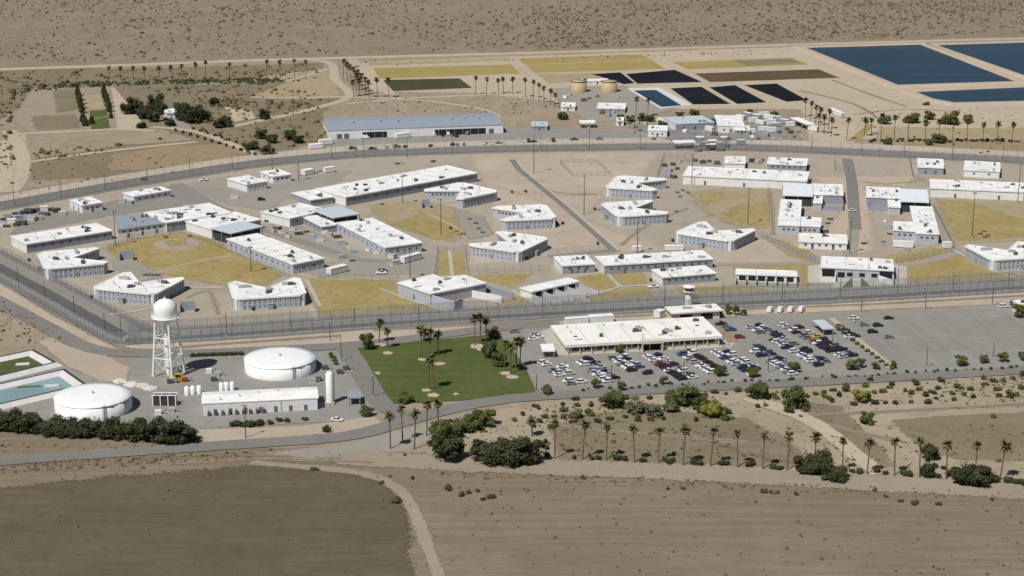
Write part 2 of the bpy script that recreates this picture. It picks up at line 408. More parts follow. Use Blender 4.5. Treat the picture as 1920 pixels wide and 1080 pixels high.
def raised_pond(px, label, shore='sand', h=1.2, w=7, dark=False):
    p = ccw([G(*q) for q in px]); p = smooth_loop(p, 1) if dark else p
    o1, o2 = offset(p, -w - 4), offset(p, -w)
    n = len(p); i2 = offset(p, -.1)
    v = [(a.x, a.y, 0) for a in o1] + [(a.x, a.y, h) for a in o2] + [(a.x, a.y, h) for a in offset(p, -2.0)] + [(a.x, a.y, .1) for a in offset(p, 2.0)]
    f = []
    for r in range(3):
        for i in range(n): f.append([r * n + i, r * n + (i + 1) % n, (r + 1) * n + (i + 1) % n, (r + 1) * n + i])
    me = pydata('pond_bank', v, f); at = me.attributes.new('fade', 'FLOAT', 'POINT'); at.data.foreach_set('value', [1.0] * len(v))
    tag(link('pond_bank', me, M[shore]), None, None, None, 'structure')
    m = MB(); pts = p
    vv = [(a.x, a.y, h * .55) for a in pts]
    me = pydata('pond_water', vv, [list(t) for t in tessellate_polygon([[Vector((a[0], a[1], 0)) for a in vv]])])
    for pl in me.polygons:
        if pl.normal.z < 0: pl.flip()
    tag(link('pond_water', me, M['pond']), label, None, None, 'structure')
raised_pond([(1513, 91), (1725, 85), (1903, 154), (1685, 161)], 'large deep blue evaporation pond')
raised_pond([(1757, 86), (2150, 74), (2340, 138), (1942, 150)], 'deep blue evaporation pond at the right edge')
raised_pond([(1718, 174), (1925, 165), (2240, 156), (2280, 184), (1925, 191), (1790, 194), (1752, 187)], 'narrow deep blue pond in front of the large one')
# north west scrub, homestead and orchard
P('scrub_ground', [(-60, 130), (300, 128), (600, 118), (640, 180), (600, 215), (620, 260), (480, 298), (300, 240), (100, 200), (-60, 220)], M['olive_field'], 1, 14, 3)
P('bare_ground', [(60, 165), (150, 165), (215, 160), (225, 235), (160, 243), (60, 250), (20, 225)], M['sand_dull'], 2, 10, 2)
P('bare_ground', [(100, 168), (140, 166), (148, 205), (108, 212)], M['olive_field'], 3, 8)
P('bare_ground', [(60, 218), (140, 215), (150, 240), (70, 245)], M['olive_field'], 3, 10)
P('orchard_lawn', [(168, 208), (200, 206), (206, 240), (172, 244)], M['lawn'], 3, 2)
P('orchard_soil', [(155, 178), (190, 176), (196, 204), (164, 206)], M['dry_grass2'], 3, 3)
P('track_surface', [(208, 165), (216, 165), (275, 240), (220, 245)], M['sand'], 3, 3)
P('drive', [(300, 208), (338, 206), (362, 246), (325, 246)], M['gravel'], 4, 2)
P('bare_ground', [(420, 200), (470, 205), (480, 222), (440, 228)], M['sand'], 3, 6)
P('field', [(60, 300), (230, 272), (370, 262), (480, 285), (440, 298), (250, 330), (60, 338)], M['olive_field'], 2, 8, 2)
P('field', [(210, 290), (330, 272), (420, 270), (470, 288), (300, 318), (200, 320)], M['orange_soil'], 3, 12, 3)
P('bare_ground', [(-20, 270), (50, 250), (55, 330), (10, 360), (-20, 360)], M['sand'], 2, 10, 3)
RB('dirt_track', [(-30, 320), (50, 305), (150, 290), (250, 278), (370, 266)], 5, M['sand'], 4, 2)
RB('dirt_track', [(285, 238), (362, 246), (420, 265), (485, 292)], 6, M['sand'], 4, 2)
RB('dirt_track', [(15, 245), (40, 285), (40, 330), (20, 360)], 9, M['sand'], 4, 4)
RB('dirt_track', [(20, 252), (150, 246), (220, 243), (290, 246)], 6, M['sand'], 4, 3)
# north works yard
P('works_yard', [(604, 259), (760, 246), (960, 240), (1180, 243), (1260, 262), (960, 272), (620, 287)], M['asphalt_lot'], 3, 3)
P('works_yard', [(1175, 238), (1260, 232), (1330, 215), (1460, 215), (1505, 262), (1260, 265)], M['asphalt'], 4, 4)
P('bare_ground', [(1500, 205), (1620, 200), (1600, 270), (1520, 268)], M['sand'], 3, 8)
P('field', [(1650, 238), (1930, 242), (1930, 262), (1640, 262)], M['dry_grass2'], 3, 6)
P('field', [(1700, 268), (1930, 268), (1930, 286), (1720, 280)], M['orange_soil'], 3, 5)
P('field', [(1612, 262), (1640, 235), (1628, 232), (1590, 265)], M['dry_grass'], 4, 2)
# prison grounds
P('prison_ground', [(-80, 405), (0, 386), (200, 352), (480, 308), (660, 290), (960, 280), (1250, 275), (1440, 278), (1700, 290), (2000, 305), (2000, 540), (1300, 570), (700, 610), (260, 640), (0, 500), (-80, 455)], M['yard_soil'], 1, 3)
P('sand_yard', [(880, 290), (1240, 285), (1200, 330), (1130, 370), (1090, 410), (1250, 470), (1040, 478), (870, 500), (930, 400), (900, 330)], M['sand_pink'], 2, 16, 2)
P('sand_yard', [(1260, 480), (1430, 440), (1560, 490), (1350, 500)], M['sand_pink'], 2, 16, 2)
P('sand_yard', [(1520, 330), (1720, 330), (1700, 350), (1625, 345), (1640, 470), (1590, 480), (1540, 440), (1585, 380)], M['sand'], 2, 16, 2)
P('service_yard', [(340, 348), (430, 330), (560, 335), (660, 318), (620, 350), (560, 360), (500, 395), (430, 385)], M['gravel'], 2, 9)
P('service_yard', [(40, 405), (140, 395), (340, 345), (400, 380), (200, 405), (110, 425), (20, 440)], M['asphalt'], 2, 9)
P('service_yard', [(470, 420), (560, 420), (660, 470), (760, 478), (870, 490), (870, 512), (600, 520), (540, 500), (640, 490)], M['gravel'], 2, 9)
P('exercise_yard', [(200, 465), (250, 448), (345, 436), (400, 452), (470, 490), (530, 515), (500, 535), (390, 532), (330, 520), (260, 500), (215, 485)], M['dry_grass'], 3, 16, 2)
P('ball_infield', [(280, 455), (340, 445), (385, 455), (350, 470), (300, 468)], M['yard_soil'], 4, 4, 0, 2)
P('exercise_yard', [(308, 452), (345, 449), (352, 459), (318, 463)], M['dry_grass'], 5, 5)
P('court_slab', [(208, 488), (255, 490), (310, 520), (260, 528), (215, 505)], M['gravel'], 4, 3)
P('exercise_yard', [(690, 385), (800, 378), (870, 395), (900, 425), (850, 455), (780, 440), (720, 415)], M['dry_grass2'], 3, 16, 2)
P('exercise_yard', [(740, 420), (790, 398), (860, 410), (870, 440), (820, 450)], M['dry_grass'], 4, 16, 2)
P('court_slab', [(850, 390), (905, 405), (925, 440), (880, 450), (862, 425)], M['gravel'], 5, 5)
P('exercise_yard', [(1295, 362), (1360, 352), (1445, 355), (1450, 425), (1400, 430), (1330, 405)], M['dry_grass2'], 3, 16, 2)
P('exercise_yard', [(1310, 365), (1350, 360), (1360, 375), (1320, 385)], M['dry_grass'], 4, 6, 2)
P('exercise_yard', [(1390, 385), (1445, 380), (1448, 420), (1400, 425), (1360, 400)], M['dry_grass'], 4, 16, 2)
P('exercise_yard', [(1757, 372), (1850, 370), (2000, 378), (2000, 450), (1830, 455), (1785, 462), (1770, 425)], M['dry_grass2'], 3, 6, 2)
P('exercise_yard', [(1765, 378), (1820, 380), (1900, 408), (1990, 420), (1990, 440), (1800, 450), (1778, 425)], M['dry_grass'], 4, 16, 2)
P('grass_strip', [(580, 523), (745, 527), (770, 545), (845, 584), (720, 592), (602, 599), (583, 550)], M['dry_grass'], 3, 4, .5)
P('grass_strip', [(826, 473), (870, 472), (873, 516), (818, 516)], M['dry_grass'], 3, 1.5, .5)
P('grass_strip', [(885, 517), (1000, 512), (980, 530), (960, 540), (915, 528)], M['dry_grass'], 3, 4, .5)
P('grass_strip', [(925, 560), (980, 555), (1010, 572), (935, 578)], M['dry_grass'], 3, 4, .5)
P('grass_strip', [(1080, 520), (1130, 512), (1165, 538), (1110, 545)], M['dry_grass'], 3, 4, .5)
P('grass_strip', [(1140, 512), (1205, 510), (1215, 532), (1170, 536)], M['dry_grass'], 3, 4, .5)
P('grass_strip', [(1090, 560), (1130, 545), (1215, 538), (1245, 555), (1150, 566)], M['dry_grass'], 3, 4, .5)
P('grass_strip', [(1265, 538), (1420, 536), (1440, 548), (1280, 558)], M['dry_grass'], 3, 4, .5)
P('grass_strip', [(1425, 443), (1460, 448), (1535, 480), (1520, 494), (1480, 480)], M['dry_grass'], 3, 4, .5)
P('grass_strip', [(1380, 495), (1470, 498), (1540, 490), (1516, 512), (1516, 545), (1500, 546), (1500, 510), (1375, 506)], M['dry_grass'], 3, 4, .5)
P('grass_strip', [(1660, 482), (1750, 464), (1795, 472), (1720, 488), (1690, 495)], M['dry_grass'], 3, 4, .5)
P('grass_strip', [(1698, 498), (1795, 477), (1860, 505), (1930, 520), (1920, 530), (1700, 537)], M['dry_grass'], 3, 4, .5)
P('court_slab', [(1515, 498), (1540, 495), (1542, 530), (1514, 530)], M['concrete'], 4, .4)
P('court_slab', [(1675, 498), (1695, 497), (1697, 537), (1676, 538)], M['concrete'], 4, .4)
P('court_slab', [(1565, 522), (1650, 525), (1660, 542), (1560, 540)], M['concrete'], 4, .4)
P('court_grass', [(1577, 541), (1598, 520), (1599, 539)], M['lawn'], 5, .5)
P('court_grass', [(1614, 520), (1632, 537), (1614, 539)], M['lawn'], 5, .5)
P('court_slab', [(1375, 506), (1500, 510), (1503, 540), (1372, 536)], M['gravel'], 4, .6)
for q in ([(713, 542), (760, 560), (845, 586)], [(843, 470), (848, 518)], [(1137, 512), (1162, 538), (1125, 550), (1035, 570)], [(1162, 538), (1225, 535)], [(1085, 558), (1110, 567)],
          [(575, 525), (600, 575)], [(583, 576), (594, 600)], [(318, 533), (365, 540), (418, 540)], [(205, 590), (250, 585), (322, 570)], [(1790, 470), (1860, 508), (1930, 530)],
          [(1516, 530), (1560, 533)], [(1697, 500), (1697, 537)], [(960, 545), (985, 560), (1010, 572)]):
    RB('concrete_path', q, 1.5, M['concrete'], 6, .2, True)
for q in ([(985, 330), (1040, 360), (1120, 365)], [(920, 345), (1000, 372), (1075, 400)], [(1040, 440), (1100, 425), (1180, 440), (1250, 470)], [(760, 395), (840, 380), (900, 372)], [(880, 460), (860, 430), (800, 400)], [(1165, 460), (1210, 425), (1290, 390)],
          [(240, 535), (330, 500), (430, 480)], [(350, 560), (390, 545), (410, 590)], [(60, 455), (130, 450), (200, 462)], [(1620, 440), (1650, 470), (1750, 462)], [(1480, 335), (1540, 332), (1590, 330)], [(1300, 350), (1400, 348), (1455, 360)], [(1450, 440), (1445, 380), (1440, 350)], [(620, 500), (700, 480), (740, 500)], [(1610, 340), (1660, 345), (1720, 340)]):
    RB('footpath', q, 2.2, M['sand_dull' if len(q[0]) and q[0][0] % 20 else 'sand'], 4, 2.4)
for q in ([(20, 540), (110, 595), (230, 655)], [(60, 560), (150, 612), (245, 655), (420, 645), (640, 630)], [(700, 620), (1000, 603), (1240, 590)], [(1400, 580), (1650, 570), (1920, 555)], [(1420, 760), (1560, 800), (1700, 830)], [(1050, 800), (1200, 815), (1400, 830)], [(1500, 780), (1700, 770), (1920, 758)], [(300, 870), (500, 862), (700, 868)], [(1600, 215), (1700, 205), (1800, 210)], [(1560, 150), (1640, 180), (1700, 200)], [(1500, 170), (1600, 195), (1650, 225)], [(100, 230), (160, 225), (220, 215)]):
    RB('tyre_track', q, 2.6, M['sand_dull'], 6, 3)
RB('inner_road', [(962, 300), (975, 318), (1060, 387), (1155, 472)], 4.6, M['road'], 5, 1, True)
RB('concrete_path', [(968, 299), (981, 318), (1066, 387), (1160, 470)], 1.2, M['concrete'], 6, .2, True)
RB('inner_road', [(1150, 470), (1060, 478), (1030, 482)], 5, M['asphalt'], 5, 1)
RB('inner_road', [(1588, 298), (1597, 340), (1601, 395), (1604, 430)], 6, M['road'], 5, 1.5)
RB('inner_road', [(1600, 430), (1598, 450), (1594, 480)], 6, M['gravel'], 5, 1.5)
RB('inner_road', [(330, 345), (350, 355), (400, 385), (435, 400)], 7, M['asphalt'], 5, 1)
RB('inner_road', [(470, 425), (540, 445), (620, 470), (680, 488), (760, 488)], 5, M['asphalt'], 5, 1.5)
RB('inner_road', [(1745, 385), (1765, 440), (1790, 470)], 6, M['gravel'], 5, 1)
RB('inner_road', [(1430, 442), (1480, 470), (1530, 492), (1345, 496)], 5, M['gravel'], 5, 1)
RB('inner_road', [(1690, 498), (1750, 487), (1800, 472)], 6, M['gravel'], 5, 1)
RB('inner_road', [(1230, 540), (1245, 560), (1262, 575)], 7, M['gravel'], 5, 1)
# perimeter
NORTH = [(-60, 400), (0, 388), (200, 352), (340, 329), (480, 308), (660, 291), (800, 285), (960, 280), (1250, 276), (1440, 279), (1700, 291), (2000, 306)]
WEST = [(-90, 454), (0, 501), (110, 560), (228, 626), (250, 634)]
SOUTH = [(244, 634), (420, 626), (700, 606), (1000, 588), (1300, 571), (1600, 556), (2000, 532)]
RB('outer_track', [(u, v - 12) for u, v in NORTH], 20, M['sand_pale'], 3, 2)
RB('perimeter_road', NORTH, 19, M['road'], 4, 2)
RB('perimeter_road', [(-90, 452), (0, 499), (110, 558), (228, 622), (262, 632)], 24, M['asphalt'], 4, 2)
RB('perimeter_road', [(-90, 456), (0, 503), (110, 562), (226, 627), (250, 634)], 6, M['dark_road'], 5, 2)
RB('perimeter_road', [(235, 630), (300, 631), (420, 622), (700, 602), (1000, 584), (1300, 567), (1600, 552), (2000, 528)], 20, M['gravel'], 5, 2)
RB('perimeter_road', [(235, 639), (300, 637), (420, 629), (700, 609.5), (1000, 591), (1300, 574), (1600, 559), (2000, 535)], 4.5, M['dark_road'], 6, 1)  # narrow dark strip along the base of the outer fence
P('outer_strip', [(-60, 515), (0, 522), (225, 650), (260, 645), (700, 612), (1300, 576), (2000, 541), (2000, 566), (1380, 592), (1040, 610), (940, 616), (640, 650), (250, 668), (170, 655), (0, 555), (-60, 520)], M['sand_pink'], 3, 3)
RB('service_road', [(-90, 520), (0, 567), (80, 610), (150, 647), (200, 660), (270, 664), (400, 661), (640, 649), (760, 637), (900, 619), (1000, 610), (1050, 608)], 8.5, M['road'], 6, 1)
# front: lots, lawn, roads
P('car_park', [(930, 640), (985, 616), (1040, 611), (1380, 593), (1570, 588), (1930, 569), (2050, 563), (2050, 685), (1930, 691), (1660, 703), (1300, 722), (1012, 739), (985, 690), (960, 650)], M['asphalt_lot'], 5, 1.5)
P('forecourt', [(1012, 622), (1038, 615), (1065, 655), (1360, 638), (1380, 645), (1370, 652), (1060, 668), (1035, 664)], M['concrete'], 7, .4)
P('forecourt', [(1345, 615), (1360, 612), (1385, 640), (1365, 645)], M['orange_soil'], 8, 1)
P('lawn', [(661, 654), (690, 649), (885, 631), (925, 628), (950, 640), (985, 690), (1008, 739), (860, 752), (735, 758), (718, 750)], M['lawn'], 5, 1)
RB('side_road', [(645, 648), (662, 672), (690, 720), (716, 758), (745, 775), (790, 785)], 8, M['road'], 6, 1)
RB('front_road', [(-200, 880), (0, 865), (240, 848), (480, 832), (640, 820), (720, 802), (780, 784), (860, 764), (930, 752), (1010, 744), (1300, 728), (1600, 713), (1920, 695), (2100, 685)], 8.5, M['road'], 7, 1)
P('road_shoulder', [(480, 850), (640, 834), (730, 812), (800, 795), (880, 770), (860, 800), (760, 845), (600, 860)], M['gravel'], 3, 6, 1)
for u_, v_, a_, b_ in ((713, 648, 11, 3.5), (727, 663, 11, 3.5), (793, 675, 10, 3), (825, 683, 11, 3), (800, 733, 9, 3), (812, 742, 12, 4), (895, 650, 14, 5), (905, 656, 12, 4), (948, 701, 12, 4), (960, 708, 12, 4), (708, 701, 6, 2.5), (855, 740, 5, 2)):
    P('palm_ring', [(u_ + a_ * math.cos(k * .7), v_ + b_ * math.sin(k * .7)) for k in range(9)], M['sand'], 8, 2.6)
for q in ([(1700, 640), (1790, 636), (1815, 655), (1722, 660)], [(1620, 640), (1660, 638), (1690, 665), (1650, 668)], [(1830, 600), (1900, 597), (1925, 612), (1850, 616)], [(1450, 610), (1500, 608), (1512, 616), (1460, 618)], [(1090, 700), (1140, 698), (1150, 708), (1100, 711)]):
    P('asphalt_patch', q, M['asphalt'], 6, 3)
P('divider_strip', [(1553, 598), (1564, 597), (1682, 691), (1668, 695)], M['sand'], 8, .5)
# water works ground
P('plant_yard', [(240, 672), (330, 668), (420, 666), (640, 658), (660, 690), (690, 735), (712, 770), (690, 788), (540, 795), (370, 805), (100, 800), (0, 790), (-40, 770), (-40, 690), (60, 655), (150, 700), (240, 718)], M['asphalt_lot'], 3, 2)
P('spoil_ground', [(70, 640), (110, 632), (180, 660), (245, 690), (235, 718), (190, 715), (130, 690)], M['sand_pink'], 5, 4, 1)
P('roadside_bank', [(370, 806), (560, 800), (700, 782), (720, 795), (640, 812), (480, 824), (340, 832)], M['sand_pink'], 5, 3, .5)
P('dirt_bank', [(-40, 806), (90, 812), (250, 822), (340, 834), (240, 842), (0, 858), (-40, 860)], M['near_soil'], 3, 4, 1)
# foreground
P('near_ground', [(-200, 868), (240, 852), (560, 838), (800, 850), (1100, 868), (1500, 890), (2050, 915), (2150, 1130), (-250, 1130)], M['near_soil'], 2, 6, 1)
P('ploughed_field', [(-60, 920), (130, 902), (330, 885), (540, 868), (660, 882), (735, 915), (760, 960), (775, 1110), (-150, 1110)], M['furrow_field'], 4, 11, 1.5)
RB('dirt_track', [(470, 868), (560, 875), (680, 888), (745, 915), (775, 955), (800, 1020), (830, 1100)], 4, M['sand_dull'], 5, 3.5)
RB('dirt_track', [(640, 858), (900, 872), (1200, 884), (1500, 899), (1920, 922)], 13, M['sand_dull'], 5, 7)
P('scrub_belt', [(830, 790), (1010, 752), (1300, 738), (1600, 722), (2050, 700), (2050, 915), (1500, 888), (1050, 865), (800, 855)], M['belt_soil'], 3, 5, 1)
P('olive_ground', [(1030, 800), (1110, 775), (1250, 768), (1400, 785), (1470, 820), (1520, 860), (1480, 878), (1050, 862)], M['olive_field'], 4, 8, 2)
P('olive_ground', [(1500, 752), (1575, 762), (1660, 850), (1680, 875), (1640, 880), (1560, 830)], M['olive_field'], 4, 6, 1)
P('olive_ground', [(1672, 788), (1760, 780), (2050, 768), (2050, 868), (1790, 862), (1725, 838), (1690, 810)], M['olive_field'], 4, 4, .6)
P('olive_ground', [(1280, 800), (1380, 800), (1480, 840), (1500, 870), (1380, 850)], M['near_soil'], 5, 10, 2)
RB('dirt_track', [(1400, 745), (1520, 790), (1600, 850), (1650, 890)], 7, M['sand'], 6, 3)
lay_sheets()

# ================================================================== BUILDINGS
UNITBOX = {}
def box_mesh(kind, d, c=(0, 0, 0)):
    if kind not in UNITBOX: UNITBOX[kind] = MB().box(c, d).mesh(kind)
    return UNITBOX[kind]
def rect_fit(w):
    p0, p1, p2, p3 = w; c = (p0 + p1 + p2 + p3) / 4
    a = ((p1 - p0) + (p2 - p3)) / 2; b = ((p3 - p0) + (p2 - p1)) / 2
    if a.length >= b.length:
        d = a.normalized(); n = Vector((-d.y, d.x)); b = n * b.dot(n)
    else:
        d = b.normalized(); n = Vector((-d.y, d.x)); a = n * a.dot(n)
    return [c - a / 2 - b / 2, c + a / 2 - b / 2, c + a / 2 + b / 2, c - a / 2 + b / 2]
def in_poly(p, x, y):
    r = False
    for i in range(len(p)):
        a, b = p[i], p[i - 1]
        if (a[1] > y) != (b[1] > y) and x < (b[0] - a[0]) * (y - a[1]) / (b[1] - a[1]) + a[0]: r = not r
    return r
def rooftop(root, poly, h, n, seed, mats=('unit_dark', 'unit_grey')):
    """air handlers on curbs, with a duct beside some of them, spread over a flat roof"""
    r = random.Random(seed); q = offset(ccw(poly), 1.6); xs = [a[0] for a in q]; ys = [a[1] for a in q]; k = 0; t = 0
    e = max(((poly[(i + 1) % len(poly)] - poly[i]) for i in range(len(poly))), key=lambda v: v.length); rz = math.atan2(e.y, e.x)
    while k < n and t < 400:
        t += 1; x, y = r.uniform(min(xs), max(xs)), r.uniform(min(ys), max(ys))
        if not in_poly(q, x, y): continue
        kind = r.random(); d = (r.uniform(1.1, 2.2), r.uniform(.9, 1.4), r.uniform(.6, 1.0))
        m = MB().box((0, 0, .1), (d[0] + .3, d[1] + .3, .2)).box((0, 0, .2 + d[2] / 2), d)
        if kind > .5: m.box((d[0] * .9, 0, .45), (d[0] * .8, .6, .5))
        m.tube((-d[0] * .2, 0, .2 + d[2]), (-d[0] * .2, 0, .38 + d[2]), .45, n=8)
        m.build('rooftop_unit', M[mats[0] if r.random() < .55 else mats[1]], root, (x, y, h), rz)
        k += 1
    for j in range(n // 2 + 1):
        x, y = r.uniform(min(xs), max(xs)), r.uniform(min(ys), max(ys))
        if in_poly(q, x, y): MB().box((0, 0, .2), (r.uniform(2, 5), .5, .4)).build('roof_duct', M['unit_grey'], root, (x, y, h), rz + r.choice([0, 1.571]))
        x, y = r.uniform(min(xs), max(xs)), r.uniform(min(ys), max(ys))
        if in_poly(q, x, y): MB().box((0, 0, .12), (1.4, 1.1, .24)).build('roof_hatch', M['unit_dark'], root, (x, y, h), rz)
    for j in range(n * 2):
        x, y = r.uniform(min(xs), max(xs)), r.uniform(min(ys), max(ys))
        if in_poly(q, x, y):
            o = link('vent_pipe', VENT, M['unit_grey'], root, (x, y, h))
VENT = MB().tube((0, 0, 0), (0, 0, .9), .16, n=6).tube((0, 0, .9), (0, 0, 1.05), .32, .1, n=6).mesh('vent_pipe')
WIN = MB().box((0, 0, 0), (1.3, .14, 1.0)).mesh('window'); SLOT = MB().box((0, 0, 0), (.55, .14, 1.5)).mesh('window')
DOOR = MB().box((0, 0, 0), (1.2, .14, 2.2)).mesh('door'); BIGDOOR = MB().box((0, 0, 0), (3.4, .16, 3.2)).mesh('roller_door')
PIL = MB().box((0, 0, 0), (.35, .3, 1)).mesh('pilaster')
def along(root, a, b, n, mesh, name, mat, z, margin=1.5, skip=(), zs=None):
    """n copies of a wall piece spaced along the wall from a to b (ccw footprint)"""
    d = b - a; L = d.length
    if L < 2 * margin: return
    d.normalize(); rz = math.atan2(d.y, d.x)
    for i in range(n):
        if i in skip: continue
        t = margin + (L - 2 * margin) * (i + .5) / n
        p = a + d * t
        o = link(name, mesh, mat, root, (p.x, p.y, z), rz, None, True)
        if zs: o.scale = (1, 1, zs)
def building(name, label, cat, px, h, wall='wall', roof='white_roof', units=3, wins=(), doors=(), over=.35, fascia=.38, fit=True, group=None, seed=None, pil=0, gable=0, slope=0, base=0.0):
    """walls raised from a roof outline surveyed at height h, a slab roof with fascia, rooftop plant, windows and doors"""
    w = [G(u, v, h) for u, v in px]
    w = ccw(w)
    if fit and len(w) == 4: w = rect_fit(w)
    c = sum(w, Vector((0, 0))) / len(w); loc = [p - c for p in w]
    root = empty(name, (c.x, c.y, 0), 0, label, cat, group)
    wl_ = MB().prism(loc, base, h - fascia + .05).build('wall', M[wall], root)
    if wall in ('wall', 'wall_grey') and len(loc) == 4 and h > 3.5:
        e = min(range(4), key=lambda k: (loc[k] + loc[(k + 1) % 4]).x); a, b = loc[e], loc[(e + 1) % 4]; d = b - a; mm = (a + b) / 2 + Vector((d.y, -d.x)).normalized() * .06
        MB().box((mm.x, mm.y, (h - fascia) / 2), (d.length - .1, .12, h - fascia - .02), math.atan2(d.y, d.x)).build('lit_end_panel', M['wall_white'], root)  # sunlight on the left end put in as a whiter panel
    if gable:
        i = max(range(4), key=lambda k: (loc[(k + 1) % 4] - loc[k]).length)
        q = [loc[(i + k) % 4] for k in range(4)]; q = [p + (p - Vector((0, 0))).normalized() * .5 for p in q]
        r0, r1 = (q[0] + q[3]) / 2, (q[1] + q[2]) / 2
        v = [(p.x, p.y, h - .3) for p in q] + [(p.x, p.y, h) for p in q] + [(r0.x, r0.y, h + gable), (r1.x, r1.y, h + gable)]
        f = [[0, 3, 2, 1], [0, 1, 5, 4], [2, 3, 7, 6], [1, 2, 6, 9, 5], [3, 0, 4, 8, 7], [4, 5, 9, 8], [6, 7, 8, 9]]
        rf_ = link('roof', pydata('roof', v, f), M[roof], root)
    else:
        q = offset(loc, -over)
        rf_ = MB().prism(q, h - fascia, h).build('roof', M[roof], root)
        inner = offset(q, .35)
        m = MB(); n = len(q); i0 = 0
        v = [(a.x, a.y, h) for a in q] + [(a.x, a.y, h + .18) for a in q] + [(a.x, a.y, h + .18) for a in inner] + [(a.x, a.y, h) for a in inner]
        f = [[r * n + i, r * n + (i + 1) % n, (r + 1) * n + (i + 1) % n, (r + 1) * n + i] for r in range(3) for i in range(n)]
        v = [(x * 1.0005, y * 1.0005, z) for x, y, z in v]
        link('parapet', pydata('parapet', v, f), M[roof], rf_)
    if not gable and len(loc) == 4:
        e = max(range(4), key=lambda k: (loc[(k + 1) % 4] - loc[k]).length); a, b, c2, d2 = [loc[(e + k) % 4] for k in range(4)]; L = (b - a).length
        for k in range(1, int(L / 8)):
            p, q = a.lerp(b, k / int(L / 8)), d2.lerp(c2, k / int(L / 8)); mm = (p + q) / 2; dd = q - p
            MB().box((mm.x, mm.y, h + .03), (dd.length - .4, .22, .06), math.atan2(dd.y, dd.x)).build('roof_seam', M['wall'], rf_)
    if units: rooftop(rf_, loc, h + (gable * .5 if gable else 0), units, seed if seed is not None else hash((round(c.x), round(c.y))) % 9999)
    n = len(loc)
    for (e, k, z) in wins: along(wl_, loc[e % n], loc[(e + 1) % n], k, WIN, 'window', M['window'], z)
    for (e, k, z) in doors: along(wl_, loc[e % n], loc[(e + 1) % n], k, DOOR, 'door', M['door'], z)
    for e in range(n):
        L = (loc[(e + 1) % n] - loc[e]).length
        if pil: along(wl_, loc[e], loc[(e + 1) % n], max(2, int(L / pil)), PIL, 'pilaster', M[wall], (h - fascia) / 2 - .02, .3, (), h - fascia - .06)
    return root, loc
# ---- front edge index: after ccw() the outline keeps the given order when it is listed front-left, front-right, back-right, back-left

# ---- ten two-storey housing blocks: square plan, chamfered front corners, deep V notch in the back
def housing_block():
    h = 5.0
    hw = 15.2
    p = [(-12.4, 0), (12.4, 0), (hw, 2.8), (hw, 25.5), (12.6, 27.6), (0, 13.6), (-12.6, 27.6), (-hw, 25.5), (-hw, 2.8)]
    p = [Vector(a) for a in p]
    root = empty('housing_block', (0, 0, 0), 0)
    wl_ = MB().prism(p, 0, h - .4).build('wall', M['wall'], root)
    q = offset(p, -.4); rf_ = MB().prism(q, h - .45, h).build('roof', M['white_roof'], root)
    inner = offset(q, .5); n = len(q)
    v = [(a.x, a.y, h) for a in q] + [(a.x, a.y, h + .2) for a in q] + [(a.x, a.y, h + .2) for a in inner] + [(a.x, a.y, h) for a in inner]
    link('parapet', pydata('parapet', v, [[r * n + i, r * n + (i + 1) % n, (r + 1) * n + (i + 1) % n, (r + 1) * n + i] for r in range(3) for i in range(n)]), M['white_roof'], rf_)
    MB().box((-6.6, 7.2, h + .03), (.35, 17, .06), R(45)).build('roof_seam', M['wall'], rf_); MB().box((6.6, 7.2, h + .03), (.35, 17, .06), R(-45)).build('roof_seam', M['wall'], rf_)
    for e, k in ((0, 11), (2, 10), (7, 10)):
        a, b = p[e], p[(e + 1) % n]
        for z in (1.35, 3.3): along(wl_, a, b, k, SLOT, 'window', M['slot_window'], z, .8, (5,) if z < 2 else (), .75)
        along(wl_, a, b, k + 1, PIL, 'pilaster', M['wall'], (h - .45) / 2, .2, (), h - .5)
        along(wl_, a, b, 1, DOOR, 'door', M['door'], 1.15)
    for e in (4, 5): along(wl_, p[e], p[e + 1], 6, WIN, 'window', M['window'], 3.1, 3)
    MB().tube((-13.8, 1.4, 0), (-13.8, 1.4, h - .5), .9, n=8).build('stair_turret', M['wall_white'], root)
    MB().tube((13.8, 1.4, 0), (13.8, 1.4, h - .5), .9, n=8).build('stair_turret', M['wall_white'], root)
    for x, y, rz, mat in ((0, 6.5, 45, 'unit_dark'), (-10.5, 17, 0, 'unit_grey'), (-8.2, 17, 0, 'unit_grey'), (10.5, 17, 0, 'unit_dark'), (8, 17.5, 0, 'unit_grey'), (0.4, 11.2, 0, 'unit_grey')):
        MB().box((0, 0, .15), (2.6, 1.6, .3)).box((0, 0, .75), (2.2, 1.3, .9)).box((1.6, 0, .5), (1.2, .6, .5)).build('rooftop_unit', M[mat], rf_, (x, y, h), R(rz))
    for x, y in ((-4, 4), (5, 9), (-12, 22), (12, 12), (-9, 8), (9, 4)): link('vent_pipe', VENT, M['unit_grey'], rf_, (x, y, h))
    MB().box((0, -.9, 1.2), (2.2, 1.8, 2.4)).box((0, -.9, 2.5), (2.5, 2.1, .2)).build('entrance_porch', M['wall_grey'], root)
    return root
def copy_tree(o, parent=None):
    c = o.copy(); col.objects.link(c); c.parent = parent
    for ch in list(o.children): copy_tree(ch, c)
    return c
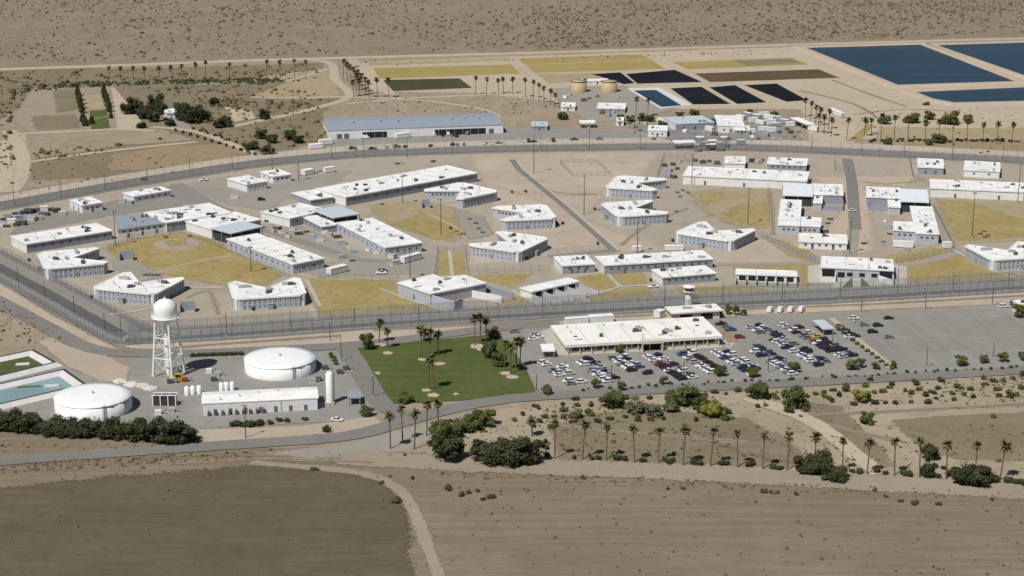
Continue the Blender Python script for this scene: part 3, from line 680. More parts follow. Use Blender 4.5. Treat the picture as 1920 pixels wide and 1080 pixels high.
HB = [(-211.5, 767, -69, 'white roofed housing block nearest the left edge, notch facing right'),
      (-164.5, 717.5, -19, 'white roofed housing block behind the water tower tank'),
      (-101, 709, 13, 'white roofed housing block behind the large round tank, left of the yellow grass strip'),
      (-17, 918, 133, 'white roofed housing block just in front of the long central workshop'),
      (19.5, 862, 100, 'white roofed housing block beside the inner road, middle one of its yard'),
      (10.5, 795, 61, 'white roofed housing block in front, with dark shaded right wall, left of the inner road'),
      (53.5, 931, -106, 'farthest white roofed housing block right of the inner road'),
      (48.5, 865.5, -76, 'white roofed housing block right of the inner road, middle of its yard'),
      (90, 810, -33, 'white roofed housing block with dark right wall, nearest right of the inner road'),
      (230.5, 771.5, 13, 'white roofed housing block cut by the right edge')]
hb = housing_block()
for i, (x, y, a, lb) in enumerate(HB):
    o = hb if i == 0 else copy_tree(hb)
    o.location = (x, y, 0); o.rotation_euler = (0, 0, R(a)); tag(o, lb, 'housing block', 'two storey housing blocks around the yards')

B = building
# ---- west yard
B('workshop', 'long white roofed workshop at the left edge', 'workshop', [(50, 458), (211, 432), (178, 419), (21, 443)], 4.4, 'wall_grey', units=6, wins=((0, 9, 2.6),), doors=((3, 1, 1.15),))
B('kitchen_hall', 'hall with blue grey metal roof between two white roofed buildings', 'hall', [(221, 431), (312, 418), (296, 404), (216, 405)], 4.6, 'wall_white', 'blue_roof', 6, fit=False, doors=((0, 3, 1.15),), wins=((0, 7, 3.3),))
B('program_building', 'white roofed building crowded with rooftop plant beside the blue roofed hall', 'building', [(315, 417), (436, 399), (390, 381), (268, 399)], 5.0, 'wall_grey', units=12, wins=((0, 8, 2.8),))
B('program_building', 'white roofed building in front of the plant covered roof, beside a pale blue canopy', 'building', [(352, 416), (394, 429), (496, 412), (432, 397)], 4.6, 'wall', units=4, doors=((0, 1, 1.15),), wins=((0, 3, 2.6),))
B('program_building', 'long diagonal white roofed building between the left yellow yard and the service yard', 'building', [(430, 447), (543, 496), (614, 484), (478, 439)], 4.6, 'wall', units=6, wins=((0, 12, 2.4), (1, 5, 2.4)), pil=5)
B('storage_shed', 'small white roofed shed by the junk yard near the north fence', 'shed', [(132, 375), (155, 386), (191, 379), (167, 369)], 4.2, 'wall_white', units=3, doors=((0, 2, 1.15), (1, 1, 1.15)), wins=((1, 3, 2.3),))
B('storage_shed', 'white roofed shed along the north fence, second from the left', 'shed', [(230, 362), (252, 368), (320, 357), (300, 350)], 3.8, 'wall_white', units=3, wins=((1, 5, 2.2),))
B('storage_shed', 'white roofed shed with ribbed lit left wall near the north fence', 'shed', [(425, 335), (463, 346), (501, 340), (465, 329)], 4.2, 'wall_white', units=2, pil=2.5)
B('storage_shed', 'small white roofed shed closest behind the ribbed shed', 'shed', [(488, 322), (512, 331), (546, 327), (522, 317)], 4.0, 'wall_white', units=2, wins=((0, 2, 2.3), (1, 3, 2.3)))
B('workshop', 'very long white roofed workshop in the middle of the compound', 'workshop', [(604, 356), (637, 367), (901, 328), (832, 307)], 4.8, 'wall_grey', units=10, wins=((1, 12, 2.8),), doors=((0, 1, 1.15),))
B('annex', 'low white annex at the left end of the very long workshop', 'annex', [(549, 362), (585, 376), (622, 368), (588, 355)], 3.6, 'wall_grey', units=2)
B('program_building', 'white roofed building at the head of the central service yard, beside a pale blue canopy', 'building', [(497, 395), (536, 412), (606, 395), (570, 379)], 4.4, 'wall', units=4, doors=((0, 2, 1.15),), wins=((1, 4, 2.4),))
B('annex', 'small white annex in front of the central pale blue canopy', 'annex', [(571, 408), (605, 426), (631, 420), (594, 402)], 3.6, 'wall_grey', units=1, wins=((0, 4, 2),))
B('program_building', 'diagonal white roofed building along the right side of the central service yard', 'building', [(645, 419), (716, 467), (797, 452), (684, 408)], 4.6, 'wall', units=6, wins=((0, 10, 2.4), (1, 5, 2.4)), pil=5)
# ---- open canopies on posts
def canopy(name, label, cat, px, h, roof, back=True, group=None, th=.5, base_mat='opening'):
    w = rect_fit(ccw([G(u, v, h) for u, v in px])); c = sum(w, Vector((0, 0))) / 4; loc = [p - c for p in w]
    root = empty(name, (c.x, c.y, 0), 0, label, cat, group)
    MB().prism(loc, h - th, h).build('roof', M[roof], root)
    q = offset(loc, .5)
    for i in range(4):
        a, b = q[i], q[(i + 1) % 4]; k = max(1, int((b - a).length / 6))
        for j in range(k):
            p = a.lerp(b, j / k); MB().box((p.x, p.y, (h - th) / 2), (.35, .35, h - th - .01)).build('post', M['steel'], root)
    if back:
        q2 = offset(loc, 1.2); MB().prism(q2, 0, h - th - .25).build('shade_block', M['under_shade'], root)  # solid dark block added as the shade under the canopy roof
    if False:
        q2 = offset(loc, 1.6)
        MB().prism([q2[2], q2[3], q2[3] * .75 + q2[0] * .25, q2[2] * .75 + q2[1] * .25], 0, h - th - .1).build('back_wall', M['wall_grey'], root)
    return root
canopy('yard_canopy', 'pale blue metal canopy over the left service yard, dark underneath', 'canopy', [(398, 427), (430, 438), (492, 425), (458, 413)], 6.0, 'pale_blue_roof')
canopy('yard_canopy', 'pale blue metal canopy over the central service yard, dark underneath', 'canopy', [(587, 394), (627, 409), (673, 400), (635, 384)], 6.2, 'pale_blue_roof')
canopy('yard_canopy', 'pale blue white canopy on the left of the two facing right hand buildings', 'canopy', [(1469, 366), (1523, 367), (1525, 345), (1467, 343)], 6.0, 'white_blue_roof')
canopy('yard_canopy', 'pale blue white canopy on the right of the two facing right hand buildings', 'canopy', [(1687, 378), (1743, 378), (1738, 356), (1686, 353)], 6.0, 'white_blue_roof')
# ---- south row
r_, l_ = B('visiting_block', 'white roofed block with a walled red and grey yard behind the south fence', 'building', [(746, 530), (807, 551), (911, 531), (870, 516), (827, 521), (812, 515)], 5.0, 'wall', units=4, fit=False, doors=((0, 1, 1.15),))
def wall_run(root, px, h, t, mat, name='yard_wall'):
    """a free-standing wall between surveyed ground points, a part of its building"""
    p = [G(u, v) - Vector(root.location[:2]) for u, v in px]
    for a, b in zip(p, p[1:]):
        d = b - a; m = (a + b) / 2
        MB().box((m.x, m.y, h / 2), (d.length + t * .98, t, h), math.atan2(d.y, d.x)).build(name, M[mat], root)
wall_run(r_, [(807, 571), (852, 584), (866, 578)], 4.4, .4, 'wall'); wall_run(r_, [(876, 555), (940, 568)], 3, .4, 'wall_white'); wall_run(r_, [(910, 546), (962, 562)], 3, .4, 'wall_grey')
pr = G(852, 562) - Vector(r_.location[:2]); MB().box((pr.x, pr.y, .1), (6, 9, .2), .4).build('red_court', M['red'], r_)
def bays(name, label, px, h, n, yard_px, mat='wall_white'):
    root, loc = B(name, label, 'building', px, h, mat, units=0)
    along(root, loc[0], loc[1], n, MB().box((0, 0, 0), (3.2, .2, 2.2)).mesh('bay_opening'), 'bay_opening', M['opening'], 1.7, .8)
    a, b = loc[0], loc[1]; d = (b - a).normalized(); nn = Vector((d.y, -d.x))
    for i in range(n + 1):
        p = a.lerp(b, i / n); m = p + nn * (yard_px / 2)
        MB().box((m.x, m.y, 1.15), (yard_px - .3, .25, 2.3), math.atan2(nn.y, nn.x)).build('partition', M['wall'], root)
    return root
bays('family_units', 'low white roofed row with walled yards behind the south fence, left one', [(997, 547), (1082, 529), (1068, 520), (976, 540)], 3.4, 4, 13)
bays('family_units', 'low white roofed row with dark open bays behind the guard tower', [(1379, 513), (1496, 518), (1491, 508), (1382, 505)], 3.4, 6, 7)
B('program_building', 'small white roofed building left of the long one behind the south fence', 'building', [(1055, 498), (1115, 495), (1101, 480), (1037, 480)], 4.0, 'wall_grey', units=3, doors=((0, 2, 1.15),), wins=((0, 3, 2.4),))
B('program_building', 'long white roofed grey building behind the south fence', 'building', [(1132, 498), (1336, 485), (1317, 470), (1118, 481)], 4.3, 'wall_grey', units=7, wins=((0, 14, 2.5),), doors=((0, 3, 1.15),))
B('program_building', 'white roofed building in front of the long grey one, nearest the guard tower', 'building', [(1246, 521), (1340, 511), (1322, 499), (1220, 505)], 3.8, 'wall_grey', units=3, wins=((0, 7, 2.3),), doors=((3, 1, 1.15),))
r_, l_ = B('visitor_center', 'white roofed building with two dark recesses and fan shaped paths in front', 'building', [(1540, 501), (1673, 507), (1675, 487), (1541, 481)], 4.6, 'wall', units=4)
for px in ([(1540, 529), (1566, 530), (1566, 521)], [(1648, 527), (1674, 536), (1674, 526)], [(1540, 520), (1540, 529)]): wall_run(r_, px, 2.6, .35, 'wall_white')
d = l_[1] - l_[0]; rz = math.atan2(d.y, d.x)
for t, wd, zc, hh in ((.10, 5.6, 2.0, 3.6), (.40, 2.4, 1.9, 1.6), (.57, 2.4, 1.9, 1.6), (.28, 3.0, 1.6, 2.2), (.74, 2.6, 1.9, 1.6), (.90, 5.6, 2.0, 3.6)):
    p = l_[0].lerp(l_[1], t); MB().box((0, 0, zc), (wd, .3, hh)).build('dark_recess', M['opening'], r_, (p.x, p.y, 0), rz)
# ---- east yards
B('workshop', 'long white roofed workshop with pale front wall beside the junk filled pen', 'workshop', [(1282, 328), (1515, 341), (1514, 321), (1290, 313)], 4.8, 'wall_white', units=5, doors=((0, 3, 1.15),))
B('storage_shed', 'small white cube shed behind the right hand workshop', 'shed', [(1359, 305), (1397, 307), (1397, 294), (1360, 293)], 4.0, 'wall_white', units=1)
B('storage_shed', 'white roofed shed with dark windows behind the right end of that workshop', 'shed', [(1440, 307), (1513, 310), (1513, 298), (1441, 295)], 4.0, 'wall_grey', units=3, wins=((0, 6, 2.4),))
B('program_building', 'white roofed back wing of the left facing building by the dark road', 'building', [(1526, 363), (1580, 367), (1579, 347), (1524, 344)], 5.0, 'wall_grey', units=4)
B('program_building', 'white roofed side wing of the left facing building by the dark road', 'building', [(1460, 422), (1498, 423), (1503, 376), (1464, 374)], 5.0, 'wall', units=4, wins=((0, 3, 3),))
B('program_building', 'white roofed front wing of the left facing building by the dark road', 'building', [(1499, 424), (1538, 424), (1539, 410), (1502, 406)], 4.6, 'wall', units=1, wins=((0, 3, 2.6),))
B('link_block', 'small white link block below the left pale canopy', 'annex', [(1525, 380), (1541, 381), (1542, 366), (1527, 365)], 4.0, 'wall', units=1)
B('program_building', 'white roofed back wing of the right facing building by the dark road', 'building', [(1626, 370), (1687, 371), (1688, 353), (1624, 350)], 5.0, 'wall_grey', units=4)
B('program_building', 'white roofed side wing of the right facing building by the dark road', 'building', [(1719, 438), (1759, 438), (1748, 388), (1706, 387)], 5.0, 'wall', units=4, wins=((0, 3, 3),))
B('program_building', 'white roofed front wing of the right facing building by the dark road', 'building', [(1676, 432), (1718, 433), (1720, 417), (1676, 416)], 4.6, 'wall', units=1, wins=((0, 3, 2.6),))
B('link_block', 'small white link block below the right pale canopy', 'annex', [(1666, 388), (1688, 388), (1686, 372), (1665, 371)], 4.0, 'wall', units=1)
B('modular_building', 'long white modular building in front of the left facing building', 'building', [(1501, 453), (1588, 456), (1587, 441), (1496, 437)], 3.4, 'wall_white', 'cream_roof', 1, doors=((0, 2, 1.15),), wins=((0, 6, 2),))
B('storage_shed', 'white roofed shed near the north fence, left of two on the right', 'shed', [(1722, 313), (1769, 315), (1768, 299), (1720, 297)], 4.0, 'wall_grey', units=3, doors=((0, 2, 1.15),))
B('storage_shed', 'white roofed shed near the north fence, right of two on the right', 'shed', [(1806, 319), (1876, 321), (1873, 305), (1811, 302)], 4.0, 'wall_white', units=3, wins=((0, 2, 2.2),))
B('workshop', 'long white roofed workshop running out of the right edge', 'workshop', [(1745, 352), (2000, 364), (2000, 346), (1744, 337)], 4.8, 'wall_white', units=6, doors=((0, 3, 1.15),))
for px, rd in (([(1542, 394), (1580, 396)], 0), ([(1628, 395), (1665, 397)], 0)):
    root = empty('yard_wall', (*G(*px[0]), 0), 0, 'dark low yard wall in front of the %s wing by the dark road' % ('left' if px[0][0] < 1600 else 'right'), 'wall')
    wall_run(root, px, 2.6, .4, 'wall_grey', 'wall_panel'); wall_run(root, [(px[0][0], px[0][1] - 20), px[0]], 2.6, .4, 'wall_grey', 'wall_panel'); wall_run(root, [(px[1][0], px[1][1] - 20), px[1]], 2.6, .4, 'wall_grey', 'wall_panel')
# ---- north works
root, loc = B('warehouse', 'huge warehouse with long blue grey metal roof beyond the north fence', 'warehouse', [(622, 246), (944, 232), (922, 213), (600, 221)], 5.5, 'wall_white', 'blue_roof', 0, gable=1.6)
d = loc[1] - loc[0]; rz = math.atan2(d.y, d.x)
for t, wd in ((.26, 15), (.75, 32)):
    p = loc[0].lerp(loc[1], t); MB().box((0, 0, 1.9), (wd, .5, 3.6)).build('bay_opening', M['opening'], root, (p.x, p.y, 0), rz)
    for k in range(int(wd / 5)): MB().box((-wd / 2 + 2.5 + 5 * k, -.35, 1.9), (.35, .3, 3.6)).build('bay_post', M['steel'], root, (p.x, p.y, 0), rz)
for t in (.06, .1, .93): p = loc[0].lerp(loc[1], t); MB().box((0, 0, 1.6), (3, .4, 3)).build('roller_door', M['door'], root, (p.x, p.y, 0), rz)
for t, k in ((.15, .35), (.31, .4), (.41, .36), (.72, .36), (.8, .42), (.88, .36)):
    p = loc[0].lerp(loc[1], t) + (loc[3] - loc[0]) * k; MB().tube((0, 0, 0), (0, 0, 2.2), .5, n=8).tube((0, 0, 2.2), (0, 0, 2.7), .9, .2, n=8).build('roof_ventilator', M['unit_grey'], root, (p.x, p.y, 6))
NB = [('white shed roof beside the tan tanks', [(1051, 199), (1079, 201), (1078, 193), (1054, 192)], 3, 'wall_white', 'white_roof'),
      ('low pale building in front of the tan tanks', [(1119, 204), (1172, 203), (1174, 192), (1121, 195)], 3, 'wall_grey', 'cream_roof'),
      ('small grey shed at the back of the works yard', [(996, 236), (1027, 236), (1026, 228), (997, 229)], 3, 'wall_grey', 'pale_blue_roof'),
      ('white cube shed on the dark works yard', [(1214, 244), (1252, 246), (1250, 236), (1217, 235)], 4, 'wall_white', 'white_roof'),
      ('grey metal roofed building among trees in the works yard', [(1256, 233), (1328, 230), (1327, 216), (1255, 220)], 4.5, 'wall_grey', 'pale_blue_roof'),
      ('white roofed building right of the grey metal roof in the works yard', [(1345, 236), (1398, 236), (1385, 216), (1342, 217)], 4.5, 'wall_white', 'white_roof'),
      ('low white shed in front of the works yard trailers', [(1376, 244), (1406, 244), (1405, 236), (1376, 235)], 3, 'wall_grey', 'white_roof'),
      ('round shouldered white shed at the edge of the works yard', [(1155, 226), (1170, 226), (1169, 220), (1157, 220)], 3.4, 'wall_white', 'white_roof'),
      ('homestead with white roof between dark trees', [(308, 211), (334, 211), (333, 204), (309, 204)], 3.4, 'wall_white', 'white_roof'),
      ('white building at the right edge behind the empty car park', [(1905, 572), (1950, 569), (1945, 562), (1905, 563)], 4.5, 'wall_white', 'white_roof'),
      ('long flat shed behind the tan tanks', [(1090, 153), (1140, 151), (1142, 147), (1095, 149)], 2.6, 'wall_white', 'white_roof')]
for lb, px, h, wm, rm in NB: B('shed', lb, 'shed', px, h, wm, rm, 1, doors=((0, 1, 1.15),), wins=((0, 3, 2),), over=.2)
canopy('shade_canopy', 'white flat canopy at the back of the works yard', 'canopy', [(1086, 230), (1117, 230), (1115, 225), (1087, 225)], 3.6, 'white_roof', False)
canopy('shade_canopy', 'slanted white canopy beside the palm row in the works yard', 'canopy', [(1484, 222), (1515, 234), (1526, 232), (1494, 218)], 4.0, 'white_roof', False)
canopy('shade_canopy', 'small white carport on posts beside the office forecourt', 'canopy', [(1017, 657), (1041, 658), (1038, 645), (1012, 644)], 3.2, 'white_roof', False)
canopy('shade_canopy', 'pale carport between the two halves of the car park', 'canopy', [(1542, 616), (1566, 616), (1545, 599), (1524, 600)], 3.2, 'pale_blue_roof', False)
canopy('gate_canopy', 'long white canopy of the gate in the north fence', 'canopy', [(1262, 268), (1302, 267), (1303, 262), (1263, 263)], 4.0, 'white_roof', False)
canopy('gate_canopy', 'short white canopy of the gate in the north fence', 'canopy', [(1322, 270), (1345, 270), (1345, 266), (1323, 266)], 4.5, 'white_roof', False)
# ---- gate house and office
root, loc = B('office_building', 'long low office with white roof and beige front facing the car park', 'office', [(1065, 646), (1349, 629), (1313, 596), (1038, 612)], 4.2, 'wall_beige', 'cream_roof', 9, over=1.2, fascia=.9)
WB = MB().box((0, 0, 0), (4.2, .16, 1.5)).mesh('window')
along(root, loc[0], loc[1], 12, WB, 'window', M['office_window'], 2.2, 1.5, (6,))
d = (loc[1] - loc[0]); rz = math.atan2(d.y, d.x); p = loc[0].lerp(loc[1], .545)
MB().box((0, -1.6, 4.1), (9, 3.2, 1.2)).build('entrance_canopy', M['wall_beige'], root, (p.x, p.y, 0), rz)
MB().box((0, -.25, 1.7), (7, .3, 3.2)).build('entrance', M['opening'], root, (p.x, p.y, 0), rz)
for x in (-4, 4): MB().box((x, -2.8, 1.75), (.5, .5, 3.5)).build('column', M['wall_beige'], root, (p.x, p.y, 0), rz)
for k in range(14):
    q = loc[0].lerp(loc[1], (k + .02) / 13.05); MB().box((0, -.55, 1.65), (.35, .35, 3.3)).build('column', M['wall_beige'], root, (q.x, q.y, 0), rz)
root, loc = B('gate_house', 'white roofed gate house under the guard tower', 'gate house', [(1252, 587), (1348, 581), (1340, 571), (1262, 576)], 4.0, 'wall_beige', 'cream_roof', 2, over=1.0)
along(root, loc[0], loc[1], 2, MB().box((0, 0, 0), (5, .2, 2.4)).mesh('bay_opening'), 'bay_opening', M['opening'], 1.6, 1)
c = G(1291, 577); t = empty('guard_tower', (c.x, c.y, 0), 0, 'white guard tower with octagonal lookout cabin behind the gate house', 'tower')
MB().tube((0, 0, 0), (0, 0, 6.6), 1.65, 1.55, 16).build('shaft', M['wall_white'], t)
MB().lathe([(1.6, 6.6), (2.6, 7.2), (2.6, 7.35)], 8).build('walkway', M['wall_white'], t)
MB().tube((0, 0, 7.36), (0, 0, 9.0), 1.8, 1.95, 8).build('cabin_windows', M['window'], t)
MB().lathe([(2.7, 9.0), (2.8, 9.3), (.4, 9.9)], 8).build('roof', M['white_roof'], t)
MB().tube((0, 0, 9.9), (0, 0, 12), .08, n=5).build('antenna', M['steel'], t)

# ---- trailers and containers
def trailer(label, a, b, wd=2.6, h=2.7, mat='wall_white', name='storage_container', cat='container', group=None, feet=True):
    p, q = G(*a), G(*b); d = q - p; c = (p + q) / 2
    root = empty(name, (c.x, c.y, 0), math.atan2(d.y, d.x), label, cat, group); L = d.length
    m = MB().box((0, 0, h / 2 + .25), (L, wd, h - .3))
    for k in range(int(L / .8)): m.box((-L / 2 + .4 + .8 * k, 0, h / 2 + .25), (.12, wd + .1, h - .4))
    m.build('body', M[mat], root)
    MB().box((0, 0, h + .16), (L + .15, wd + .15, .12)).build('roof', M['white_roof'], root)
    MB().box((L / 2 + .03, 0, h / 2 + .3), (.08, wd * .8, h - .7)).build('end_door', M['unit_grey'], root)
    for x in (-.4, .4): MB().box((x * L, 0, .12), (.5, wd * .8, .24)).build('skid', M['unit_dark'], root)
    return root
for lb, a, b, w in (('long white trailer beside the crossing in the central service yard', (754, 494), (787, 485), 3),
        ('white trailer near the right end of the left diagonal building', (616, 516), (648, 508), 3.2),
        ('long white container behind the office, right one', (1104, 606), (1149, 603), 3.4),
        ('flat white container behind the office, left one', (1060, 610), (1102, 607), 2.6),
        ('cream container below the right facing building', (1674, 463), (1712, 465), 2.6),
        ('tiny white trailer left of the big warehouse', (580, 280), (604, 278), 3.5),
        ('second white trailer left of the big warehouse', (598, 272), (622, 270), 3.5),
        ('grey and white container row near the north fence', (568, 329), (585, 326), 4),
        ('white container right end of the row near the north fence', (608, 324), (626, 322), 3),
        ('white tanker trailer parked in front of the warehouse', (742, 260), (768, 257), 3),
        ('slanted white trailer behind the works yard palms', (1558, 211), (1580, 221), 3),
        ('pale pallet hut beside the inner road end', (1186, 472), (1202, 471), 3),
        ('long pale planter box beside the long grey building', (1246, 470), (1281, 470), 2.5),
        ('small white kiosk behind the gate house', (1231, 597), (1241, 593), 3),
        ('white box at the corner of the right hand yard path', (1768, 466), (1783, 465), 2.4)):
    trailer(lb, a, b, w, 2.4 if 'pale' in lb else 2.9)

# ================================================================== WATER WORKS
def round_tank(label, u, v, r, h, wall, cat='tank', dome=.7, ladder=True, name='water_tank', open_top=False):
    c = G(u, v); root = empty(name, (c.x, c.y, 0), 0, label, cat)
    MB().lathe([(r, 0), (r, h)], 64).build('shell', M[wall], root, smooth=True)
    if open_top:
        MB().lathe([(r * 1.02, h - .5), (r * 1.02, h), (r * .94, h), (r * .94, h - 1.2), (0.01, h - 1.2)], 48).build('dark_rim', M['near_black'], root)
    else:
        MB().lathe([(r + .15, h - .25), (r + .15, h), (r * .75, h + dome * .5), (r * .4, h + dome * .85), (.3, h + dome)], 64).build('roof', M['white_steel'], root, smooth=True)
        MB().tube((0, 0, h + dome), (0, 0, h + dome + .8), .4, n=10).build('roof_vent', M['unit_grey'], root)
    if ladder:
        m = MB(); a = R(-62)
        for s in (-.03, .03): m.tube((math.cos(a + s) * (r + .25), math.sin(a + s) * (r + .25), 0), (math.cos(a + s) * (r + .25), math.sin(a + s) * (r + .25), h + 1), .07, n=5)
        for k in range(12): m.tube((math.cos(a - .03) * (r + .25), math.sin(a - .03) * (r + .25), .4 + k * h / 12), (math.cos(a + .03) * (r + .25), math.sin(a + .03) * (r + .25), .4 + k * h / 12), .04, n=4)
        m.build('ladder', M['steel'], root)
    return root
round_tank('large white round water tank in front of the dark hedge', 176, 767, 13.3, 5.2, 'white_steel')
round_tank('large white round water tank behind the long white shed', 526, 693, 13.3, 4.8, 'white_steel')
round_tank('open tan tank with dark rim, left of two', 1085, 172, 5.8, 7.8, 'tan_tank', ladder=False, name='process_tank', open_top=True)
round_tank('open tan tank with dark rim, right of two', 1142, 172, 5.8, 7.8, 'tan_tank', ladder=False, name='process_tank', open_top=True)
# water tower on four legs
c = G(317, 704); t = empty('water_tower', (c.x, c.y, 0), R(22), 'tall white water tower with domed tank on four braced legs', 'water tower')
ZB, ZT = 22.8, 25.9
legs = [Vector((math.cos(a) * 5.9, math.sin(a) * 5.9, 0)) for a in (R(0), R(90), R(180), R(270))]
tops = [Vector((math.cos(a) * 3.9, math.sin(a) * 3.9, ZB)) for a in (R(0), R(90), R(180), R(270))]
for a, b in zip(legs, tops): MB().tube(a, b, .42, .38, 8).build('leg', M['white_steel'], t); MB().box((a.x, a.y, .3), (1.6, 1.6, .6)).build('footing', M['concrete'], t)
for k, z in enumerate((7.5, 15.2)):
    f = z / ZB; q = [a.lerp(b, f) for a, b in zip(legs, tops)]; f0 = (0, 7.5 / ZB)[k]; q0 = [a.lerp(b, f0) for a, b in zip(legs, tops)]
    for i in range(4):
        MB().tube(q[i], q[(i + 1) % 4], .2, n=6).build('strut', M['white_steel'], t)
        MB().tube(q0[i], q[(i + 1) % 4], .07, n=5).tube(q0[(i + 1) % 4], q[i], .07, n=5).build('cross_brace', M['white_steel'], t)
q0 = [a.lerp(b, 15.2 / ZB) for a, b in zip(legs, tops)]
for i in range(4): MB().tube(q0[i], tops[(i + 1) % 4], .07, n=5).tube(q0[(i + 1) % 4], tops[i], .07, n=5).build('cross_brace', M['white_steel'], t)
MB().tube((0, 0, 0), (0, 0, ZB), .85, .85, 12).build('riser_pipe', M['white_steel'], t)
MB().lathe([(.8, ZB - 2.4), (2.6, ZB - 1.6), (4.0, ZB - .2), (4.35, ZB + .6), (4.35, ZT), (4.25, ZT + 1.0), (3.6, ZT + 2.3), (2.3, ZT + 3.2), (.9, ZT + 3.6), (.3, ZT + 3.7)], 40).build('tank', M['white_steel'], t, smooth=True)
MB().tube((0, 0, ZT + 3.6), (0, 0, ZT + 4.4), .45, .3, 10).build('finial', M['white_steel'], t)
MB().lathe([(4.4, ZB), (5.3, ZB), (5.3, ZB + .15), (4.4, ZB + .15)], 40).build('balcony', M['white_steel'], t)
m = MB()
for k in range(40):
    a, b = 2 * math.pi * k / 40, 2 * math.pi * (k + 1) / 40
    m.tube((5.2 * math.cos(a), 5.2 * math.sin(a), ZB), (5.2 * math.cos(a), 5.2 * math.sin(a), ZB + 1.1), .05, n=4)
    m.tube((5.2 * math.cos(a), 5.2 * math.sin(a), ZB + 1.1), (5.2 * math.cos(b), 5.2 * math.sin(b), ZB + 1.1), .06, n=4)
m.build('railing', M['white_steel'], t)
m = MB(); a, b = legs[1] * 1.06, tops[1] * 1.09
for s in (-.25, .25): m.tube(a + Vector((s, 0, 0)), b + Vector((s, 0, 0)), .06, n=4)
m.build('ladder', M['white_steel'], t)
# plant shed, silo, canopy, settling frames
root, loc = B('pump_shed', 'long white low pitched shed between the two round tanks', 'shed', [(383, 757), (597, 745), (590, 726), (379, 735)], 4.6, 'wall_white', 'white_roof', 0, gable=.9, wins=(), doors=((0, 7, 1.15),))
p = loc[0].lerp(loc[1], .68); MB().box((0, 0, 0), (.3, .3, 4.2)).build('downpipe', M['unit_grey'], root, (p.x, p.y, 2.1))
for k in range(9): q = loc[0].lerp(loc[1], .05 + .06 * k); MB().box((0, -.6, .8), (.9, .8, 1.6)).tube((0, -.6, 1.6), (0, -.6, 2.4), .12, n=5).build('wall_pump', M['unit_dark'], root, (q.x, q.y, 0))
for k in range(5): q = loc[0].lerp(loc[2], .15 + .17 * k); link('vent_pipe', VENT, M['unit_grey'], root, (q.x, q.y, 5.2))
c = G(619, 757); t = empty('storage_silo', (c.x, c.y, 0), 0, 'slim tall white silo right of the long shed', 'silo')
MB().lathe([(1.35, .8), (1.35, 11.2), (.8, 11.9), (.2, 12.1)], 24).build('shell', M['white_steel'], t, smooth=True)
MB().box((0, 0, .4), (3.4, 3.4, .8)).build('plinth', M['concrete'], t)
MB().tube((1.5, .3, .8), (1.5, .3, 11.6), .12, n=6).build('pipe', M['steel'], t)
canopy('shade_canopy', 'blue topped canopy over machines beside the slim silo', 'canopy', [(652, 745), (677, 745), (676, 732), (651, 733)], 3.2, 'blue_roof', False)
c = G(308, 762); t = empty('filter_frame', (c.x, c.y, 0), 0, 'white steel frame with three black panels beside the front tank', 'frame')
for k in range(4): MB().box((-4 + 2.7 * k, 0, 2), (.3, .3, 4)).box((-4 + 2.7 * k, 3, 2), (.3, .3, 4)).build('post', M['white_steel'], t)
for k in range(3): MB().box((-2.65 + 2.7 * k, 1.5, 2), (2.2, 2.6, 3.4)).build('panel', M['near_black'], t)
for y in (-.02, 3.02): MB().box((.05, y, 4.1), (8.6, .32, .25)).build('rail', M['white_steel'], t)
for k, (u, v) in enumerate(((351, 741), (362, 740), (374, 739), (416, 734), (425, 733), (436, 732))):
    c = G(u, v); t = empty('chemical_tank', (c.x, c.y, 0), 0, 'small white upright tank behind the long shed, %s from the left' % ('first', 'second', 'third', 'fourth', 'fifth', 'sixth')[k], 'tank', 'small tanks behind the long shed')
    MB().lathe([(.95, 0), (.95, 2.9), (.5, 3.4)], 14).build('shell', M['white_steel'], t, smooth=True); MB().tube((0, 0, 3.4), (0, 0, 3.7), .3, n=8).build('cap', M['unit_grey'], t)
c = G(336, 716); t = empty('earth_mover', (c.x, c.y, 0), R(20), 'yellow and brown machine parked under the water tower', 'machine')
MB().box((0, 0, 1.2), (4, 2, 1.4)).box((2.6, 0, .9), (1.2, 2.2, 1.1), taper=.7).build('body', M['yellow'], t)
MB().box((-.6, 0, 2.5), (1.6, 1.6, 1.3)).build('cab', M['car_glass'], t); MB().box((-.6, 0, 3.22), (1.8, 1.8, .14)).build('cab_roof', M['yellow'], t)
for x in (-1.3, 1.3):
    for y in (-1.15, 1.15): MB().tube((x, y - .25, .6), (x, y + .25, .6), .6, n=12).build('wheel', M['rubber'], t)
for k, (u, v, mt, lb) in enumerate(((350, 717, 'rust', 'rusty brown'), (322, 720, 'unit_dark', 'dark'), (395, 700, 'wall_white', 'long white'), (410, 706, 'unit_grey', 'grey'), (404, 716, 'unit_dark', 'black'), (612, 694, 'unit_dark', 'tall black'), (640, 702, 'unit_dark', 'squat black'), (652, 695, 'unit_dark', 'slim black'), (590, 718, 'unit_grey', 'small grey'), (600, 716, 'unit_dark', 'small dark'), (300, 778, 'wall_white', 'low white'), (325, 774, 'unit_grey', 'low grey'))):
    c = G(u, v); t = empty('pump_set', (c.x, c.y, 0), R(12), '%s pump set %s' % (lb, 'near the water tower' if k < 5 else 'beside the slim silo' if k < 10 else 'in front of the black panel frame'), 'pump')
    MB().box((0, 0, .15), (4, 2.2, .3)).build('skid', M['concrete'], t); MB().box((-.6, 0, 1.1), (2.2, 1.6, 1.6)).build('housing', M[mt], t)
    MB().tube((.4, 0, .9), (2, 0, .9), .3, n=8).tube((1.8, 0, .9), (1.8, 0, 2.0), .2, n=8).build('pipe', M['steel'], t)
